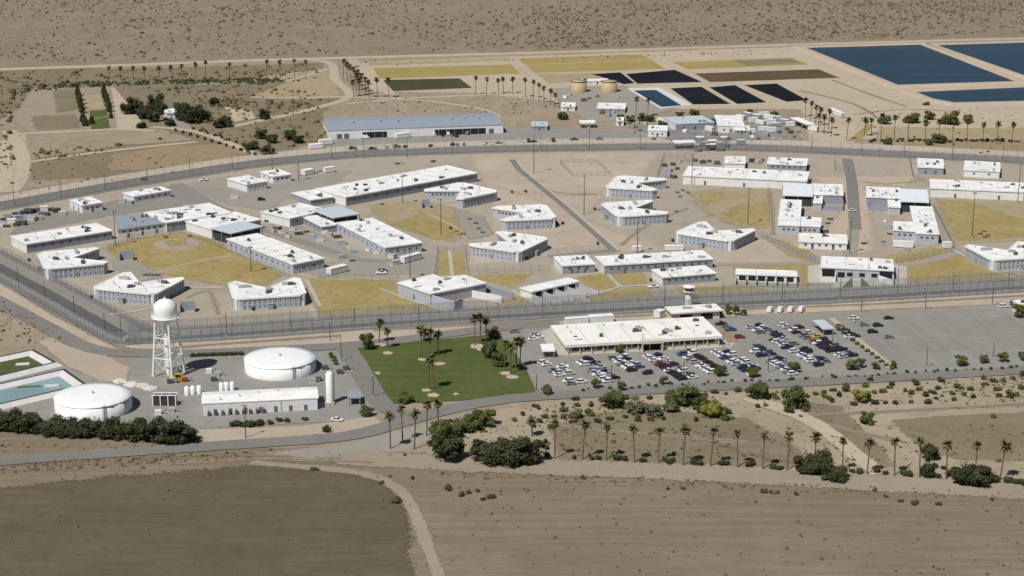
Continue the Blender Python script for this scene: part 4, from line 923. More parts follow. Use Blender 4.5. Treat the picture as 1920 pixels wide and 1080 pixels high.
for (u, v, s, lb) in ((247, 722, 4.0, 'pale rubble heap beside the front tank, tallest'), (268, 724, 3.2, 'low pale rubble heap left of the water tower'), (282, 729, 3.4, 'pale rubble heap nearest the water tower'), (225, 716, 3.6, 'spread pale rubble heap at the edge of the spoil ground')):
    r = random.Random(u); bm = bmesh.new(); bmesh.ops.create_icosphere(bm, subdivisions=3, radius=1)
    for q in bm.verts:
        q.co *= 1 + r.uniform(-.18, .18); q.co.z = max(q.co.z, -.1) * .38; q.co *= s * .75
    me = bpy.data.meshes.new('rubble_heap'); bm.to_mesh(me); bm.free(); c = G(u, v)
    tag(link('rubble_heap', me, M['rock'], None, (c.x, c.y, 0)), lb, 'rubble')
# settling basins, white lined, with banks standing above the yard
def basin(px, label, floor):
    p = ccw([G(*q) for q in px]); n = len(p); root = None
    rings = [(offset(p, -3.2), 0), (offset(p, -1.2), 1.5), (p, 1.5), (offset(p, 2.6), .45), (offset(p, 2.7), .40)]
    c = sum(p, Vector((0, 0))) / n; root = empty('settling_basin', (c.x, c.y, 0), 0, label, 'basin')
    v = [(a.x - c.x, a.y - c.y, z) for r, z in rings for a in r]
    f = [[k * n + i, k * n + (i + 1) % n, (k + 1) * n + (i + 1) % n, (k + 1) * n + i] for k in range(4) for i in range(n)]
    link('liner', pydata('liner', v, f[:n] + f[2 * n:]), M['white_concrete'], root)
    link('rim', pydata('rim', v, f[n:2 * n]), M['near_black'], root)  # flat top of the bank, coloured dark all the way round
    q = [(a.x - c.x, a.y - c.y, .43) for a in offset(p, 2.3)]
    me = pydata('floor', q, [list(t) for t in tessellate_polygon([[Vector(a) for a in q]])])
    for pl in me.polygons:
        if pl.normal.z < 0: pl.flip()
    link('floor', me, M[floor], root)
    # inlet ramp and a drift of green weed
    q = offset(p, 4); w = [(q[i] - c) for i in range(n)]
    i = max(range(n), key=lambda k: w[k].x); a = w[i]
    MB().box((a.x - 6, a.y, .6), (5, 2.4, .3), .2).build('inlet_slab', M['white_concrete'], root)
    MB().box((a.x - 14, a.y - 1, .5), (9, 1.6, .3), .15, .8).build('weed_mat', M['leaf'], root)
basin([(-120, 702), (60, 664), (99, 686), (-80, 730)], 'white lined basin with dull green floor at the left edge', 'algae')
basin([(-120, 756), (118, 701), (155, 727), (-90, 785)], 'white lined basin with pale blue water at the left edge', 'basin_water')

# ================================================================== FENCES AND POLES
def fence_line(name, label, px, h, mat, posts=5.0, off=0.0, group=None, wire=True, split=0):
    p = spline([G(*q) for q in px], 4) if wire else [G(*q) for q in px]
    if off:
        q = []
        for i, a in enumerate(p):
            d = (p[min(i + 1, len(p) - 1)] - p[max(i - 1, 0)]).normalized(); q.append(a + Vector((-d.y, d.x)) * off)
        p = q
    c = p[len(p) // 2]; root = empty(name, (c.x, c.y, 0), 0, label, 'fence', group)
    v = []; f = []; fw = []; vw = []
    dist = 0; nxt = 0; k = 0
    PM = box_mesh('post%g' % h, (.11, .11, h + .3), (0, 0, (h + .3) / 2))
    for i, a in enumerate(p):
        b = a - c; v += [(b.x, b.y, .02), (b.x, b.y, h)]
        if i: f.append([2 * i - 2, 2 * i, 2 * i + 1, 2 * i - 1])
        if i:
            e = (p[i] - p[i - 1]).length
            while nxt <= dist + e:
                w = p[i - 1].lerp(p[i], (nxt - dist) / e) - c
                link('post', PM, M['fence_post'], root, (w.x, w.y, 0)); nxt += posts; k += 1
            dist += e
    link('chain_link', pydata('chain_link', v, f), M[mat], root)
    if wire:
        for z in (h + .25, .3):
            v = []; f = []
            for i, a in enumerate(p):
                d = (p[min(i + 1, len(p) - 1)] - p[max(i - 1, 0)]).normalized(); nn = Vector((-d.y, d.x))
                for k in range(5): q = a - c + nn * (.3 * math.cos(k * 1.2566)); v.append((q.x, q.y, z + .3 * math.sin(k * 1.2566)))
                if i: f += [[5 * i - 5 + k, 5 * i - 5 + (k + 1) % 5, 5 * i + (k + 1) % 5, 5 * i + k] for k in range(5)]
            link('razor_wire', pydata('razor_wire', v, f), M['razor'], root)
    return root
fence_line('perimeter_fence', 'tall outer chain link fence along the south side, behind the car park', SOUTH, 4.6, 'chain', 4, -9)
fence_line('perimeter_fence', 'tall middle chain link fence of the three along the south side', SOUTH, 4.6, 'chain', 4, -2.5)
fence_line('perimeter_fence', 'tall inner chain link fence along the south side, next to the grass strips', SOUTH, 4.2, 'chain', 5, 8)
fence_line('perimeter_fence', 'tall outer chain link fence along the slanting left side', WEST, 4.6, 'chain', 4, -10)
fence_line('perimeter_fence', 'tall inner chain link fence along the slanting left side', WEST, 3.8, 'chain_mid', 5, 9)
fence_line('perimeter_fence', 'tall outer chain link fence along the north side', NORTH, 3.6, 'chain_thin', 6, 9)
fence_line('perimeter_fence', 'tall inner chain link fence along the north side', NORTH, 3.6, 'chain_mid', 6, -6)
YF = [('around the sand pen near the inner road head', [(1050, 306), (1075, 332), (1145, 328), (1118, 304), (1050, 306)], 2.2),
      ('around the junk filled pen', [(1232, 335), (1244, 297), (1300, 296)], 3), ('from the centre block to the inner road', [(1000, 478), (1100, 470), (1150, 472)], 2.6),
      ('along the sand yard in front of the far right block', [(960, 365), (1040, 368), (1130, 366)], 2.6), ('between the left and central service yards', [(600, 520), (760, 530)], 2.6),
      ('closing the grass strip at the top', [(820, 472), (874, 470)], 2.6), ('left of the grass strip', [(822, 474), (815, 518)], 2.6), ('right of the grass strip', [(873, 472), (877, 518)], 2.6),
      ('along the grass behind the centre blocks', [(880, 515), (1035, 507)], 2.6), ('beside the right hand yard road', [(1750, 390), (1790, 468)], 2.6),
      ('across the grass in front of the right hand buildings', [(1680, 494), (1790, 472)], 2.6), ('slanting past the yellow triangle', [(1430, 446), (1530, 492)], 2.6),
      ('left of the dark road near the north fence', [(1565, 300), (1566, 322), (1592, 322)], 2.4), ('along the top of the left yellow yard', [(205, 470), (250, 450), (345, 437)], 2.6),
      ('beside the left diagonal building', [(350, 440), (420, 468), (545, 520)], 2.6), ('in front of the right hand long workshop', [(1705, 300), (1712, 335), (1745, 345)], 2.6)]
for lb, px, h in YF: fence_line('yard_fence', 'low chain link fence ' + lb, px, h, 'chain_thin', 4, 0, None, False)
def pole(u, v, top, label, cat, mast=False):
    c = G(u, v); hgt = (v - top) / (SC(v) * .955); root = empty('light_mast' if mast else 'light_pole', (c.x, c.y, 0), 0, label, cat, 'tall floodlight masts in the yards' if mast else 'light poles along the fences and lots')
    MB().tube((0, 0, 0), (0, 0, hgt), .24 if mast else .19, .13 if mast else .12, 6).build('shaft', M['pole'], root)
    MB().box((0, 0, .3), (.8, .8, .6)).build('base', M['concrete'], root)
    if mast:
        MB().lathe([(1.0, hgt - .5), (1.0, hgt - .35), (.2, hgt - .35)], 10).build('lamp_ring', M['steel'], root)
        for k in range(6): MB().box((1.05 * math.cos(k * 1.047), 1.05 * math.sin(k * 1.047), hgt - .7), (.35, .35, .45)).build('floodlight', M['unit_grey'], root)
    else:
        MB().box((0, -.5, hgt - .1), (.12, 1.4, .12)).build('arm', M['steel'], root); MB().box((0, -1.2, hgt - .2), (.4, .6, .2)).build('lamp_head', M['unit_grey'], root)
ORD = ['first', 'second', 'third', 'fourth', 'fifth', 'sixth', 'seventh', 'eighth', 'ninth', 'tenth', 'eleventh', 'twelfth', 'thirteenth', 'fourteenth', 'fifteenth', 'sixteenth', 'seventeenth', 'eighteenth', 'nineteenth', 'twentieth']
def nth(i):
    if i < 20: return ORD[i]
    n = i + 1; return '%d%s' % (n, 'th' if 10 < n % 100 < 14 else {1: 'st', 2: 'nd', 3: 'rd'}.get(n % 10, 'th'))
SP_ = [(35, 541, 500), (85, 568, 527), (140, 596, 554), (197, 627, 586), (228, 644, 594), (425, 631, 585), (545, 625, 582), (665, 617, 574), (785, 611, 570), (1017, 596, 552), (1246, 580, 535), (1355, 576, 530), (1466, 568, 518), (1575, 562, 522), (1682, 554, 505), (1786, 551, 513), (1890, 545, 505)]
for i, (u, v, tp) in enumerate(SP_): pole(u, v, tp, 'dark light pole on the outer south fence, %s from the left' % nth(i), 'light pole')
NP = [(27, 388, 345), (115, 372, 332), (197, 357, 323), (277, 344, 310), (357, 329, 293), (436, 320, 286), (511, 323, 282), (622, 300, 270), (682, 298, 258), (764, 297, 258), (848, 292, 254), (1014, 284, 250), (1105, 283, 236), (1200, 282, 250), (1366, 284, 240), (1522, 286, 252), (1615, 292, 258), (1695, 296, 262), (1785, 298, 262), (1880, 304, 268)]
for i, (u, v, tp) in enumerate(NP): pole(u, v, tp, 'dark light pole on the north fence, %s from the left' % nth(i), 'light pole')
for i, (u, v, tp) in enumerate([(619, 640, 600), (640, 678, 636), (700, 745, 700), (1006, 735, 697), (1146, 720, 680), (1282, 710, 672), (1355, 652, 620), (1737, 690, 650), (1862, 672, 640), (1860, 574, 535), (1615, 588, 550), (1735, 582, 548), (1440, 700, 662), (1205, 655, 625), (1560, 660, 625)]):
    pole(u, v, tp, 'thin light pole outside the south fence, %s from the left' % nth(sorted([619, 640, 700, 1006, 1146, 1282, 1355, 1737, 1862, 1860, 1615, 1735, 1440, 1205, 1560]).index(u)), 'light pole')
MS = [(217, 463, 396), (471, 511, 462), (827, 443, 374), (755, 383, 330), (769, 523, 472), (1001, 326, 255), (1095, 403, 330), (1195, 476, 412), (1297, 348, 290), (1402, 423, 354), (1822, 446, 362), (1593, 478, 410), (1908, 382, 310), (560, 340, 300)]
for i, (u, v, tp) in enumerate(sorted(MS)): pole(u, v, tp, 'tall floodlight mast inside the compound, %s from the left' % nth(i), 'light mast', True)
def utility_pole(u, v, top, label):
    c = G(u, v); hgt = (v - top) / (SC(v) * .955); root = empty('utility_pole', (c.x, c.y, 0), 0, label, 'utility pole')
    MB().tube((0, 0, 0), (0, 0, hgt), .2, .14, 6).build('pole', M['wood'], root); MB().box((0, 0, hgt - .6), (2.4, .14, .16)).build('crossarm', M['wood'], root)
    for x in (-1, 0, 1): MB().tube((x, 0, hgt - .5), (x, 0, hgt - .25), .09, n=5).build('insulator', M['unit_grey'], root)
    MB().tube((.35, 0, hgt - 2), (.35, 0, hgt - 1.1), .28, n=8).build('transformer', M['unit_dark'], root)
utility_pole(461, 822, 757, 'wooden utility pole with transformer beside the front road')

# ================================================================== VEGETATION
def clump_mesh(name, lobes, n, size, seed, core=True, flat=.0):
    """leaf-sized faces spread through overlapping lobes"""
    r = random.Random(seed); v = []; f = []
    for (cx, cy, cz, rx, ry, rz), k in zip(lobes, [n] * len(lobes)):
        for _ in range(k):
            while True:
                d = Vector((r.uniform(-1, 1), r.uniform(-1, 1), r.uniform(-1, 1)))
                if .05 < d.length < 1: break
            d = d.normalized() * (r.random() ** .35)
            p = Vector((cx + d.x * rx, cy + d.y * ry, cz + d.z * rz))
            if p.z < flat: continue
            nn = (d + Vector((r.uniform(-.8, .8), r.uniform(-.8, .8), r.uniform(-.3, .9)))).normalized()
            a = nn.orthogonal().normalized(); a.rotate(Matrix.Rotation(r.uniform(0, 6.28), 3, nn)); b = nn.cross(a)
            s = size * r.uniform(.6, 1.3); i = len(v)
            v += [p - a * s - b * s * .6, p + a * s - b * s * .5, p + a * s * .7 + b * s * .7, p - a * s * .8 + b * s * .6]; f.append([i, i + 1, i + 2, i + 3])
        if core:
            i = len(v); w = .62
            for q in ((1, 0, 0), (0, 1, 0), (-1, 0, 0), (0, -1, 0), (0, 0, 1), (0, 0, -1)):
                v.append(Vector((cx + q[0] * rx * w, cy + q[1] * ry * w, max(flat, cz + q[2] * rz * w))))
            f += [[i + a for a in t] for t in ((0, 1, 4), (1, 2, 4), (2, 3, 4), (3, 0, 4), (1, 0, 5), (2, 1, 5), (3, 2, 5), (0, 3, 5))]
    return pydata(name, v, f)
def tree_lobes(seed, n=9, z0=.35):
    r = random.Random(seed); L = [(0, 0, .62, .30, .30, .32)]
    for k in range(n):
        a = 6.283 * k / n + r.uniform(-.4, .4); d = r.uniform(.18, .34); z = r.uniform(z0, .82); s = r.uniform(.14, .24)
        L.append((d * math.cos(a), d * math.sin(a), z, s, s, s * r.uniform(.7, 1.0)))
    return L
CROWN = [clump_mesh('crown', tree_lobes(s, 9, .25), 85, .048, s) for s in range(6)]
def dense_lobes(seed):
    r = random.Random(seed + 77); L = [(0, 0, .5, .36, .36, .40), (0, 0, .25, .40, .40, .22)]
    for k in range(11):
        a = 2.4 * k + r.uniform(-.4, .4); d = r.uniform(.22, .36); s = r.uniform(.13, .21); L.append((d * math.cos(a), d * math.sin(a), r.uniform(.14, .78) * (1 - .3 * d), s, s, s))
    return L
DENSE = [clump_mesh('crown', dense_lobes(s), 170, .034, s + 9, True, .01) for s in range(8)]
TALL = [clump_mesh('crown', [(0, 0, .2 + .13 * k, .42 - .05 * k + .06 * math.sin(k * 2 + s), .42 - .05 * k, .2) for k in range(6)], 120, .07, s) for s in range(3)]
BUSH = [clump_mesh('shrub', [(0, 0, .3, .42, .42, .42)] + [(random.Random(s * 9 + k).uniform(-.3, .3), random.Random(s * 9 + k + 50).uniform(-.3, .3), .35, .24, .24, .3) for k in range(4)], 42, .075, s + 40, True, .01) for s in range(6)]
m = MB().tube((0, 0, 0), (.01, 0, .35), .035, .022, 7).tube((.01, 0, .33), (.14, .05, .58), .018, .009, 5).tube((.01, 0, .33), (-.13, .07, .6), .018, .009, 5).tube((.01, 0, .33), (.02, -.14, .62), .017, .008, 5).tube((.01, 0, .33), (0, .03, .72), .018, .008, 5)
TRUNK = m.mesh('trunk')
def tree(u, v, w, h, mat, label, cat='tree', group=None, tall=False, name='tree'):
    c = G(u, v); root = empty(name, (c.x, c.y, 0), rnd.uniform(0, 6.28), label, cat, group)
    link('trunk', TRUNK, M['wood'], root, (0, 0, 0), 0, (w * .8, w * .8, h), True)
    link('crown', rnd.choice(TALL if tall else CROWN if 'car park edge' in label else DENSE), M[mat], root, (0, 0, 0), 0, (w * 1.1, w * 1.1, h), True)
    return root
def shrub(u, v, w, h, mat, label, group=None, name='shrub'):
    c = G(u, v); o = link(name, rnd.choice(BUSH), M[mat], None, (c.x, c.y, -.03), rnd.uniform(0, 6.28), (w, w, h * 1.35), True)
    return tag(o, label, 'shrub', group)
def palm_crown(seed):
    r = random.Random(seed); v = []; f = []
    for k in range(34):
        a = 2.4 * k + r.uniform(-.2, .2); el = R(r.uniform(-38, 72)); L = r.uniform(.85, 1.15)
        p = Vector((0, 0, 0)); d = Vector((math.cos(a) * math.cos(el), math.sin(a) * math.cos(el), math.sin(el))); side = Vector((-math.sin(a), math.cos(a), 0))
        pts = [p.copy()]
        for s in range(4): p = p + d * L / 4; d = (d + Vector((0, 0, -.26))).normalized(); pts.append(p.copy())
        ws = [.03, .14, .24, .18, .02]; i = len(v)
        for q, w in zip(pts, ws): v += [q - side * w + Vector((0, 0, -w * .35)), q, q + side * w + Vector((0, 0, -w * .35))]
        for s in range(4): j = i + 3 * s; f += [[j, j + 1, j + 4, j + 3], [j + 1, j + 2, j + 5, j + 4]]
    return pydata('crown', v, f)
def palm_skirt(seed):
    r = random.Random(seed); v = []; f = []
    for k in range(16):
        a = 2.4 * k + r.uniform(-.3, .3); w = .10; i = len(v); q = Vector((math.cos(a), math.sin(a), 0)); s = Vector((-q.y, q.x, 0))
        v += [q * .05 - s * .03, q * .05 + s * .03, q * .34 + s * w - Vector((0, 0, .35)), q * .34 - s * w - Vector((0, 0, .35)), q * .22 + s * .05 - Vector((0, 0, .8)), q * .22 - s * .05 - Vector((0, 0, .8))]
        f += [[i, i + 1, i + 2, i + 3], [i + 3, i + 2, i + 4, i + 5]]
    return pydata('dead_skirt', v, f)
PCROWN = [palm_crown(s) for s in range(4)]; PSKIRT = [palm_skirt(s) for s in range(2)]
PTRUNK = MB().tube((0, 0, 0), (0, 0, .06), .36, .25, 8, False).tube((0, 0, .06), (0, 0, 1), .25, .17, 8).mesh('trunk')
def palm(u, v, top, label, group, cr=2.3):
    c = G(u, v); h = max(3.5, (v - top) / (SC(v) * .955) - cr * .35)
    root = empty('palm_tree', (c.x, c.y, 0), rnd.uniform(0, 6.28), label, 'palm tree', group)
    tl = R(rnd.uniform(-3.5, 3.5)); h *= rnd.uniform(.95, 1.05); root.rotation_euler = (tl, R(rnd.uniform(-3.5, 3.5)), rnd.uniform(0, 6.28))
    link('trunk', PTRUNK, M['bark'], root, (0, 0, 0), 0, (1, 1, h), True)
    s = cr * rnd.uniform(.9, 1.15)
    link('crown', rnd.choice(PCROWN), M['frond'], root, (0, 0, h), 0, (s, s, s), True)
    link('dead_skirt', rnd.choice(PSKIRT), M['dead_frond'], root, (0, 0, h), 0, (s, s, s), True)
NEARP = [(1040, 860, 785), (1092, 861, 792), (1137, 862, 793), (1190, 867, 798), (1235, 867, 803), (1281, 872, 802), (1332, 874, 803), (1383, 876, 811), (1430, 879, 808), (1476, 882, 813), (1527, 882, 814), (1580, 885, 822), (1626, 889, 826), (1677, 892, 823), (1724, 895, 821), (1774, 898, 829), (1827, 899, 830), (1875, 900, 830)]
for i, (u, v, t) in enumerate(NEARP): palm(u, v, t, 'tall fan palm in the front palm row, %s from the left' % nth(i), 'palms in the long front row', rnd.uniform(1.75, 2.15))
for i, (u, v, t) in enumerate([(732, 841, 773), (755, 829, 763), (777, 842, 770), (800, 817, 752), (822, 798, 753), (997, 818, 788)]): palm(u, v, t, 'fan palm beside the road junction, %s from the left' % nth(i), 'palms by the road junction', rnd.uniform(1.8, 2.2))
for i, (u, v, t) in enumerate(sorted([(711, 643, 601), (727, 653, 615), (792, 673, 615), (806, 671, 618), (822, 666, 623), (805, 731, 668), (815, 732, 665), (890, 648, 596), (902, 646, 590), (912, 643, 598), (945, 697, 643), (957, 702, 645), (967, 692, 635), (975, 690, 640), (795, 640, 618)])): palm(u, v, t, 'fan palm on or beside the green lawn, %s from the left' % nth(i), 'palms on the lawn', 2.2)
ALLEY = [(644, 147, 113), (652, 152, 118), (659, 158, 123), (665, 163, 129), (672, 168, 135), (679, 173, 140), (686, 178, 147), (663, 182, 152), (692, 183, 152), (708, 183, 148), (729, 184, 150), (668, 170, 140), (675, 180, 150)]
for i, (u, v, t) in enumerate(sorted(ALLEY)): palm(u, v, t, 'small far palm in the alley beside the farm track, %s from the left' % nth(i), 'palms in the far alley', 2.6)
for i, (u, v, t) in enumerate([(205, 146, 126), (226, 148, 127), (250, 150, 127), (272, 150, 128), (300, 150, 126), (322, 151, 126), (342, 152, 123), (366, 152, 119), (386, 152, 118), (499, 150, 115), (525, 151, 116), (553, 150, 115), (574, 149, 115), (430, 152, 122)]): palm(u, v, t, 'far palm along the northern desert road, %s from the left' % nth(i), 'palms along the desert road', 2.2)
for i, (u, v, t) in enumerate(sorted([(891, 178, 146), (912, 178, 147), (944, 176, 147), (961, 176, 147), (985, 182, 148), (1000, 184, 153), (1011, 188, 158), (1020, 192, 164), (1032, 197, 170), (1040, 202, 176), (1192, 216, 183), (1214, 218, 184), (935, 177, 150)])): palm(u, v, t, 'far palm near the tan tanks, %s from the left' % nth(i), 'palms near the tan tanks', 2.2)
for i, (u, v, t) in enumerate(sorted([(1510, 220, 188), (1520, 224, 192), (1529, 232, 198), (1538, 236, 204), (1553, 243, 208), (1533, 250, 214), (1545, 252, 218), (1558, 256, 222), (1587, 263, 224), (1620, 256, 225), (1634, 253, 225)])): palm(u, v, t, 'palm at the right end of the works yard, %s from the left' % nth(i), 'palms at the works yard', 2.3)
for i, (u, v, t) in enumerate([(1651, 266, 218), (1676, 265, 218), (1702, 266, 222), (1735, 267, 229), (1760, 267, 229), (1785, 268, 224), (1813, 268, 224), (1842, 269, 232), (1869, 269, 231), (1896, 269, 231)]): palm(u, v, t, 'palm in the right hand row beyond the north fence, %s from the left' % nth(i), 'palms in the far right row', 2.4)
# trees: u, v of the foot, width m, height m, material, tall
TREES = [
 ('in the dark hedge at the lower left, %s from the left', 'dark evergreen', 'trees of the dark hedge', [(8, 806, 9, 8), (30, 809, 9, 8.5), (52, 811, 9, 8), (72, 813, 6, 5.5), (98, 815, 9, 7.5), (125, 817, 9, 7), (150, 818, 9, 7), (175, 819, 9, 8), (198, 820, 8, 7), (222, 822, 9, 8), (248, 824, 9, 8), (272, 825, 10, 9), (300, 827, 11, 9.5), (328, 828, 11, 10), (350, 829, 9, 7), (-12, 806, 9, 8)], 'leaf_dark', False),
 ('left of the front palm row, %s from the left', 'dark broad', 'trees left of the front palm row', [(838, 860, 12, 9), (906, 864, 10, 8), (930, 868, 11, 9), (962, 868, 12, 11), (990, 867, 11, 9.5)], 'leaf_dark', False),
 ('beside the front road bend, %s from the left', 'green rounded', 'green trees near the road junction', [(825, 822, 8, 7), (868, 808, 8, 6.5), (884, 806, 7, 5.5), (909, 798, 8, 7), (850, 820, 6, 6)], 'leaf', False),
 ('below the car park road, %s from the left', 'large green', 'green trees below the car park', [(1146, 764, 9, 7), (1270, 758, 9, 8), (1292, 758, 9, 8.5), (1308, 759, 8, 6.5), (1418, 747, 8.5, 7), (1488, 764, 10, 9), (1625, 794, 5.5, 5)], 'leaf', False),
 ('below the car park road, %s from the left', 'pale grey green', 'grey trees below the car park', [(1195, 772, 9, 6), (1225, 779, 7, 5.5), (1258, 770, 6.5, 4), (1080, 783, 5, 4)], 'leaf_grey', False),
 ('in the scrub below the car park, %s from the left', 'bright yellow green', 'yellow trees in the scrub', [(1335, 780, 8, 7), (1615, 752, 7, 5)], 'leaf_yellow', False),
 ('on the lawn, %s from the left', 'dark green', 'trees on the lawn', [(689, 656, 5.6, 8.5), (760, 755, 5.5, 4.2), (920, 668, 6, 8), (938, 687, 6, 7), (924, 632, 6, 5.5), (915, 672, 5, 6)], 'leaf', False),
 ('behind the front palm row, %s from the left', 'dark spreading', 'dark trees in the front palm row', [(1510, 884, 9, 6.5), (1538, 885, 8, 9), (1565, 899, 9, 6), (1527, 887, 8, 7), (1742, 861, 6.5, 6), (1740, 894, 6, 6), (1808, 906, 9, 8), (1828, 909, 9, 7), (1853, 903, 7, 5)], 'leaf_dark', False),
 ('around the homestead, %s from the left', 'dark bushy', 'trees around the homestead', [(238, 214, 10, 9), (252, 210, 12, 13), (272, 222, 12, 10), (296, 208, 13, 14), (305, 214, 9, 9), (288, 228, 10, 8), (346, 226, 13, 14), (362, 230, 15, 15), (378, 228, 13, 13), (410, 240, 8, 8), (318, 236, 8, 7), (402, 198, 8, 7), (265, 240, 7, 5), (425, 238, 8, 9), (490, 260, 9, 7), (510, 268, 8, 6), (545, 262, 9, 7), (560, 268, 8, 6), (503, 288, 9, 6), (470, 280, 9, 6), (496, 224, 7, 9)], 'leaf_dark', False),
 ('standing in the orchard rows, %s from the left', 'slim dark', 'trees of the orchard rows', [(146, 180, 5, 8), (148, 188, 5, 9), (150, 196, 5, 9), (152, 204, 5, 9), (154, 212, 5, 8), (156, 228, 6, 6), (160, 236, 6, 6), (195, 178, 5, 8), (197, 186, 5, 8), (200, 194, 5, 9), (203, 202, 5, 9), (205, 210, 5, 8), (172, 232, 5, 5), (208, 222, 4, 5)], 'leaf_dark', True),
 ('beyond the north fence, %s from the left', 'green bushy', 'bushy trees beyond the north fence', [(1657, 232, 9, 7), (1710, 230, 11, 8), (1742, 224, 8, 7), (1781, 233, 12, 10), (1762, 268, 9, 7), (1665, 271, 6, 5), (1742, 272, 5, 4), (1815, 230, 7, 6), (1055, 224, 8, 6), (1737, 197, 5, 3)], 'leaf', False),
 ('among the works yard sheds, %s from the left', 'dark green', 'trees in the works yard', [(1163, 226, 6, 5), (1183, 228, 7, 5), (1205, 226, 8, 6), (1218, 228, 6, 5), (1243, 238, 6, 5), (1275, 219, 6, 4), (1302, 216, 7, 5), (1315, 240, 7, 6), (1335, 236, 7, 6), (1405, 216, 5, 5), (1452, 220, 6, 5)], 'leaf', False),
 ('planted along the car park edge, %s from the left', 'small round', 'small trees of the car park', [(1026, 740, 4, 4), (1117, 728, 4.2, 3.8), (1165, 733, 3.5, 3.8), (1244, 722, 3.6, 4), (1160, 663, 3, 4), (1410, 707, 5, 4), (1349, 706, 5, 5), (1488, 700, 4.5, 5), (1596, 694, 5.5, 4), (1614, 690, 3.6, 4.2), (1641, 693, 3.5, 3.6), (1676, 692, 2.6, 3.6), (1801, 686, 5.2, 4.4), (1844, 682, 4, 3.6), (1880, 679, 4.5, 4.2), (1917, 676, 4, 4), (688, 780, 5, 4.2), (1908, 596, 6, 6.5), (1900, 573, 3, 3), (1348, 592, 3.4, 4.5), (1366, 590, 3, 5), (1380, 591, 3, 4.6), (1395, 593, 3, 3.6)], 'leaf', False)]
for lb, kind, grp, items, mt, tl in TREES:
    items = sorted(items)
    for i, (u, v, w, h) in enumerate(items): tree(u, v, w, h, mt, kind + ' tree ' + lb % nth(i), 'tree', grp, tl)
# shrubs one can tell apart
def shrubs(items, mt, lb, grp):
    for i, (u, v, w, h) in enumerate(sorted(items)): shrub(u, v, w, h, mt if isinstance(mt, str) else rnd.choice(mt), lb % nth(i), grp)
shrubs([(u, v, rnd.uniform(2.0, 4.2), rnd.uniform(1.4, 2.4)) for u, v in ((1076, 860), (1110, 862), (1122, 861), (1157, 863), (1172, 864), (1205, 866), (1255, 868), (1262, 865), (1300, 870), (1312, 871), (1350, 872), (1360, 872), (1405, 875), (1410, 872), (1450, 879), (1458, 880), (1498, 880), (1598, 886), (1612, 887), (1645, 886), (1660, 890), (1695, 891), (1705, 893), (1760, 897), (1770, 880), (1890, 905), (1905, 906), (1865, 903), (1026, 856), (1024, 842), (1022, 830), (1246, 864), (1780, 892), (1915, 908))], 'leaf_dark', 'dark shrub under the front palm row, %s from the left', 'shrubs under the front palms')
nr = random.Random(3); pts = []
for u, v in ((965, 790), (980, 779), (1003, 763), (1010, 768), (1055, 760), (1058, 772), (1079, 750), (1082, 762), (1108, 762), (1056, 785), (1075, 792), (1022, 784), (1038, 783), (1012, 792), (1033, 804), (1102, 775), (1110, 781), (1122, 793), (1143, 787), (1172, 784), (1196, 782), (1220, 789), (1195, 790), (1243, 787), (1306, 768), (1315, 775), (1365, 776), (1370, 786), (1358, 788), (1173, 748), (1218, 748), (1340, 737), (1361, 740), (1382, 735), (1420, 765), (1436, 762), (1305, 790)): pts.append((u, v, nr.uniform(1.8, 3.6), nr.uniform(1.2, 2.2)))
shrubs(pts, ('leaf_dark', 'scrub', 'leaf'), 'dark shrub in the scrub left of the yellow tree, %s from the left', 'shrubs in the left scrub')
pts = []
for u, v in ((1450, 742), (1456, 748), (1475, 772), (1480, 774), (1510, 772), (1513, 745), (1530, 740), (1545, 738), (1562, 733), (1560, 755), (1573, 743), (1586, 733), (1588, 726), (1600, 760), (1555, 750), (1622, 725), (1632, 715), (1640, 738), (1655, 736), (1668, 728), (1672, 723), (1697, 735), (1714, 716), (1720, 722), (1723, 732), (1735, 743), (1755, 749), (1763, 716), (1788, 751), (1757, 730), (1806, 741), (1820, 732), (1825, 746), (1845, 722), (1795, 728), (1793, 725), (1861, 716), (1872, 744), (1882, 716), (1900, 712), (1915, 730), (1893, 745), (1890, 738), (1903, 742), (1660, 757), (1678, 757), (1640, 758), (1708, 756), (1740, 757), (1862, 783), (1800, 729), (1750, 738), (1785, 740), (1545, 745), (1495, 735), (1843, 712), (1918, 705), (1708, 740), (1870, 732)): pts.append((u, v, nr.uniform(2.0, 4.0), nr.uniform(1.2, 2.3)))
shrubs(pts, ('leaf_dark', 'scrub', 'leaf'), 'dark shrub in the scrub right of the round trees, %s from left', 'shrubs in the right scrub')
shrubs([(614, 810, 4, 2.6), (440, 798, 5, 2), (455, 799, 5, 2), (470, 799, 5, 2.2), (486, 797, 5, 2.2), (508, 795, 3, 1.6), (525, 790, 3, 1.6), (538, 791, 3, 1.6), (572, 788, 3, 1.4)], 'leaf_dark', 'dark low shrub along the bank beside the front road, %s from the left', 'shrubs on the roadside bank')
shrubs([(840, 918, 3.2, 2), (865, 930, 3.2, 1.6), (878, 925, 2.6, 1.2), (920, 934, 3.6, 1.6), (895, 922, 2, 1.1), (905, 938, 2.4, 1.2), (745, 942, 4.4, 1.8), (715, 907, 2.4, 1), (588, 882, 3, 1.2), (773, 898, 1.6, 1.2), (759, 855, 1.8, 1.2), (1640, 921, 2, 1.2), (1660, 932, 1.8, 1), (1493, 928, 2, 1.3), (1458, 925, 1.8, 1), (1445, 924, 1.8, 1), (1688, 941, 2.4, 1), (1715, 944, 3.4, 1.2), (1760, 946, 2.4, 1), (1252, 918, 2, 1), (1280, 917, 2, 1), (1432, 924, 2.8, 1.6), (1092, 898, 2, 1.2), (1860, 938, 2, 1)], 'scrub', 'low brown scrub bush in the open foreground, %s from the left', 'foreground bushes')
shrubs([(1572 + 9 * k / 1.0, 620 + 6.7 * k, 2.4, 1.7) for k in range(12)], 'leaf', 'small hedge shrub on the strip dividing the car park, %s from the top', 'hedge between the car park halves')
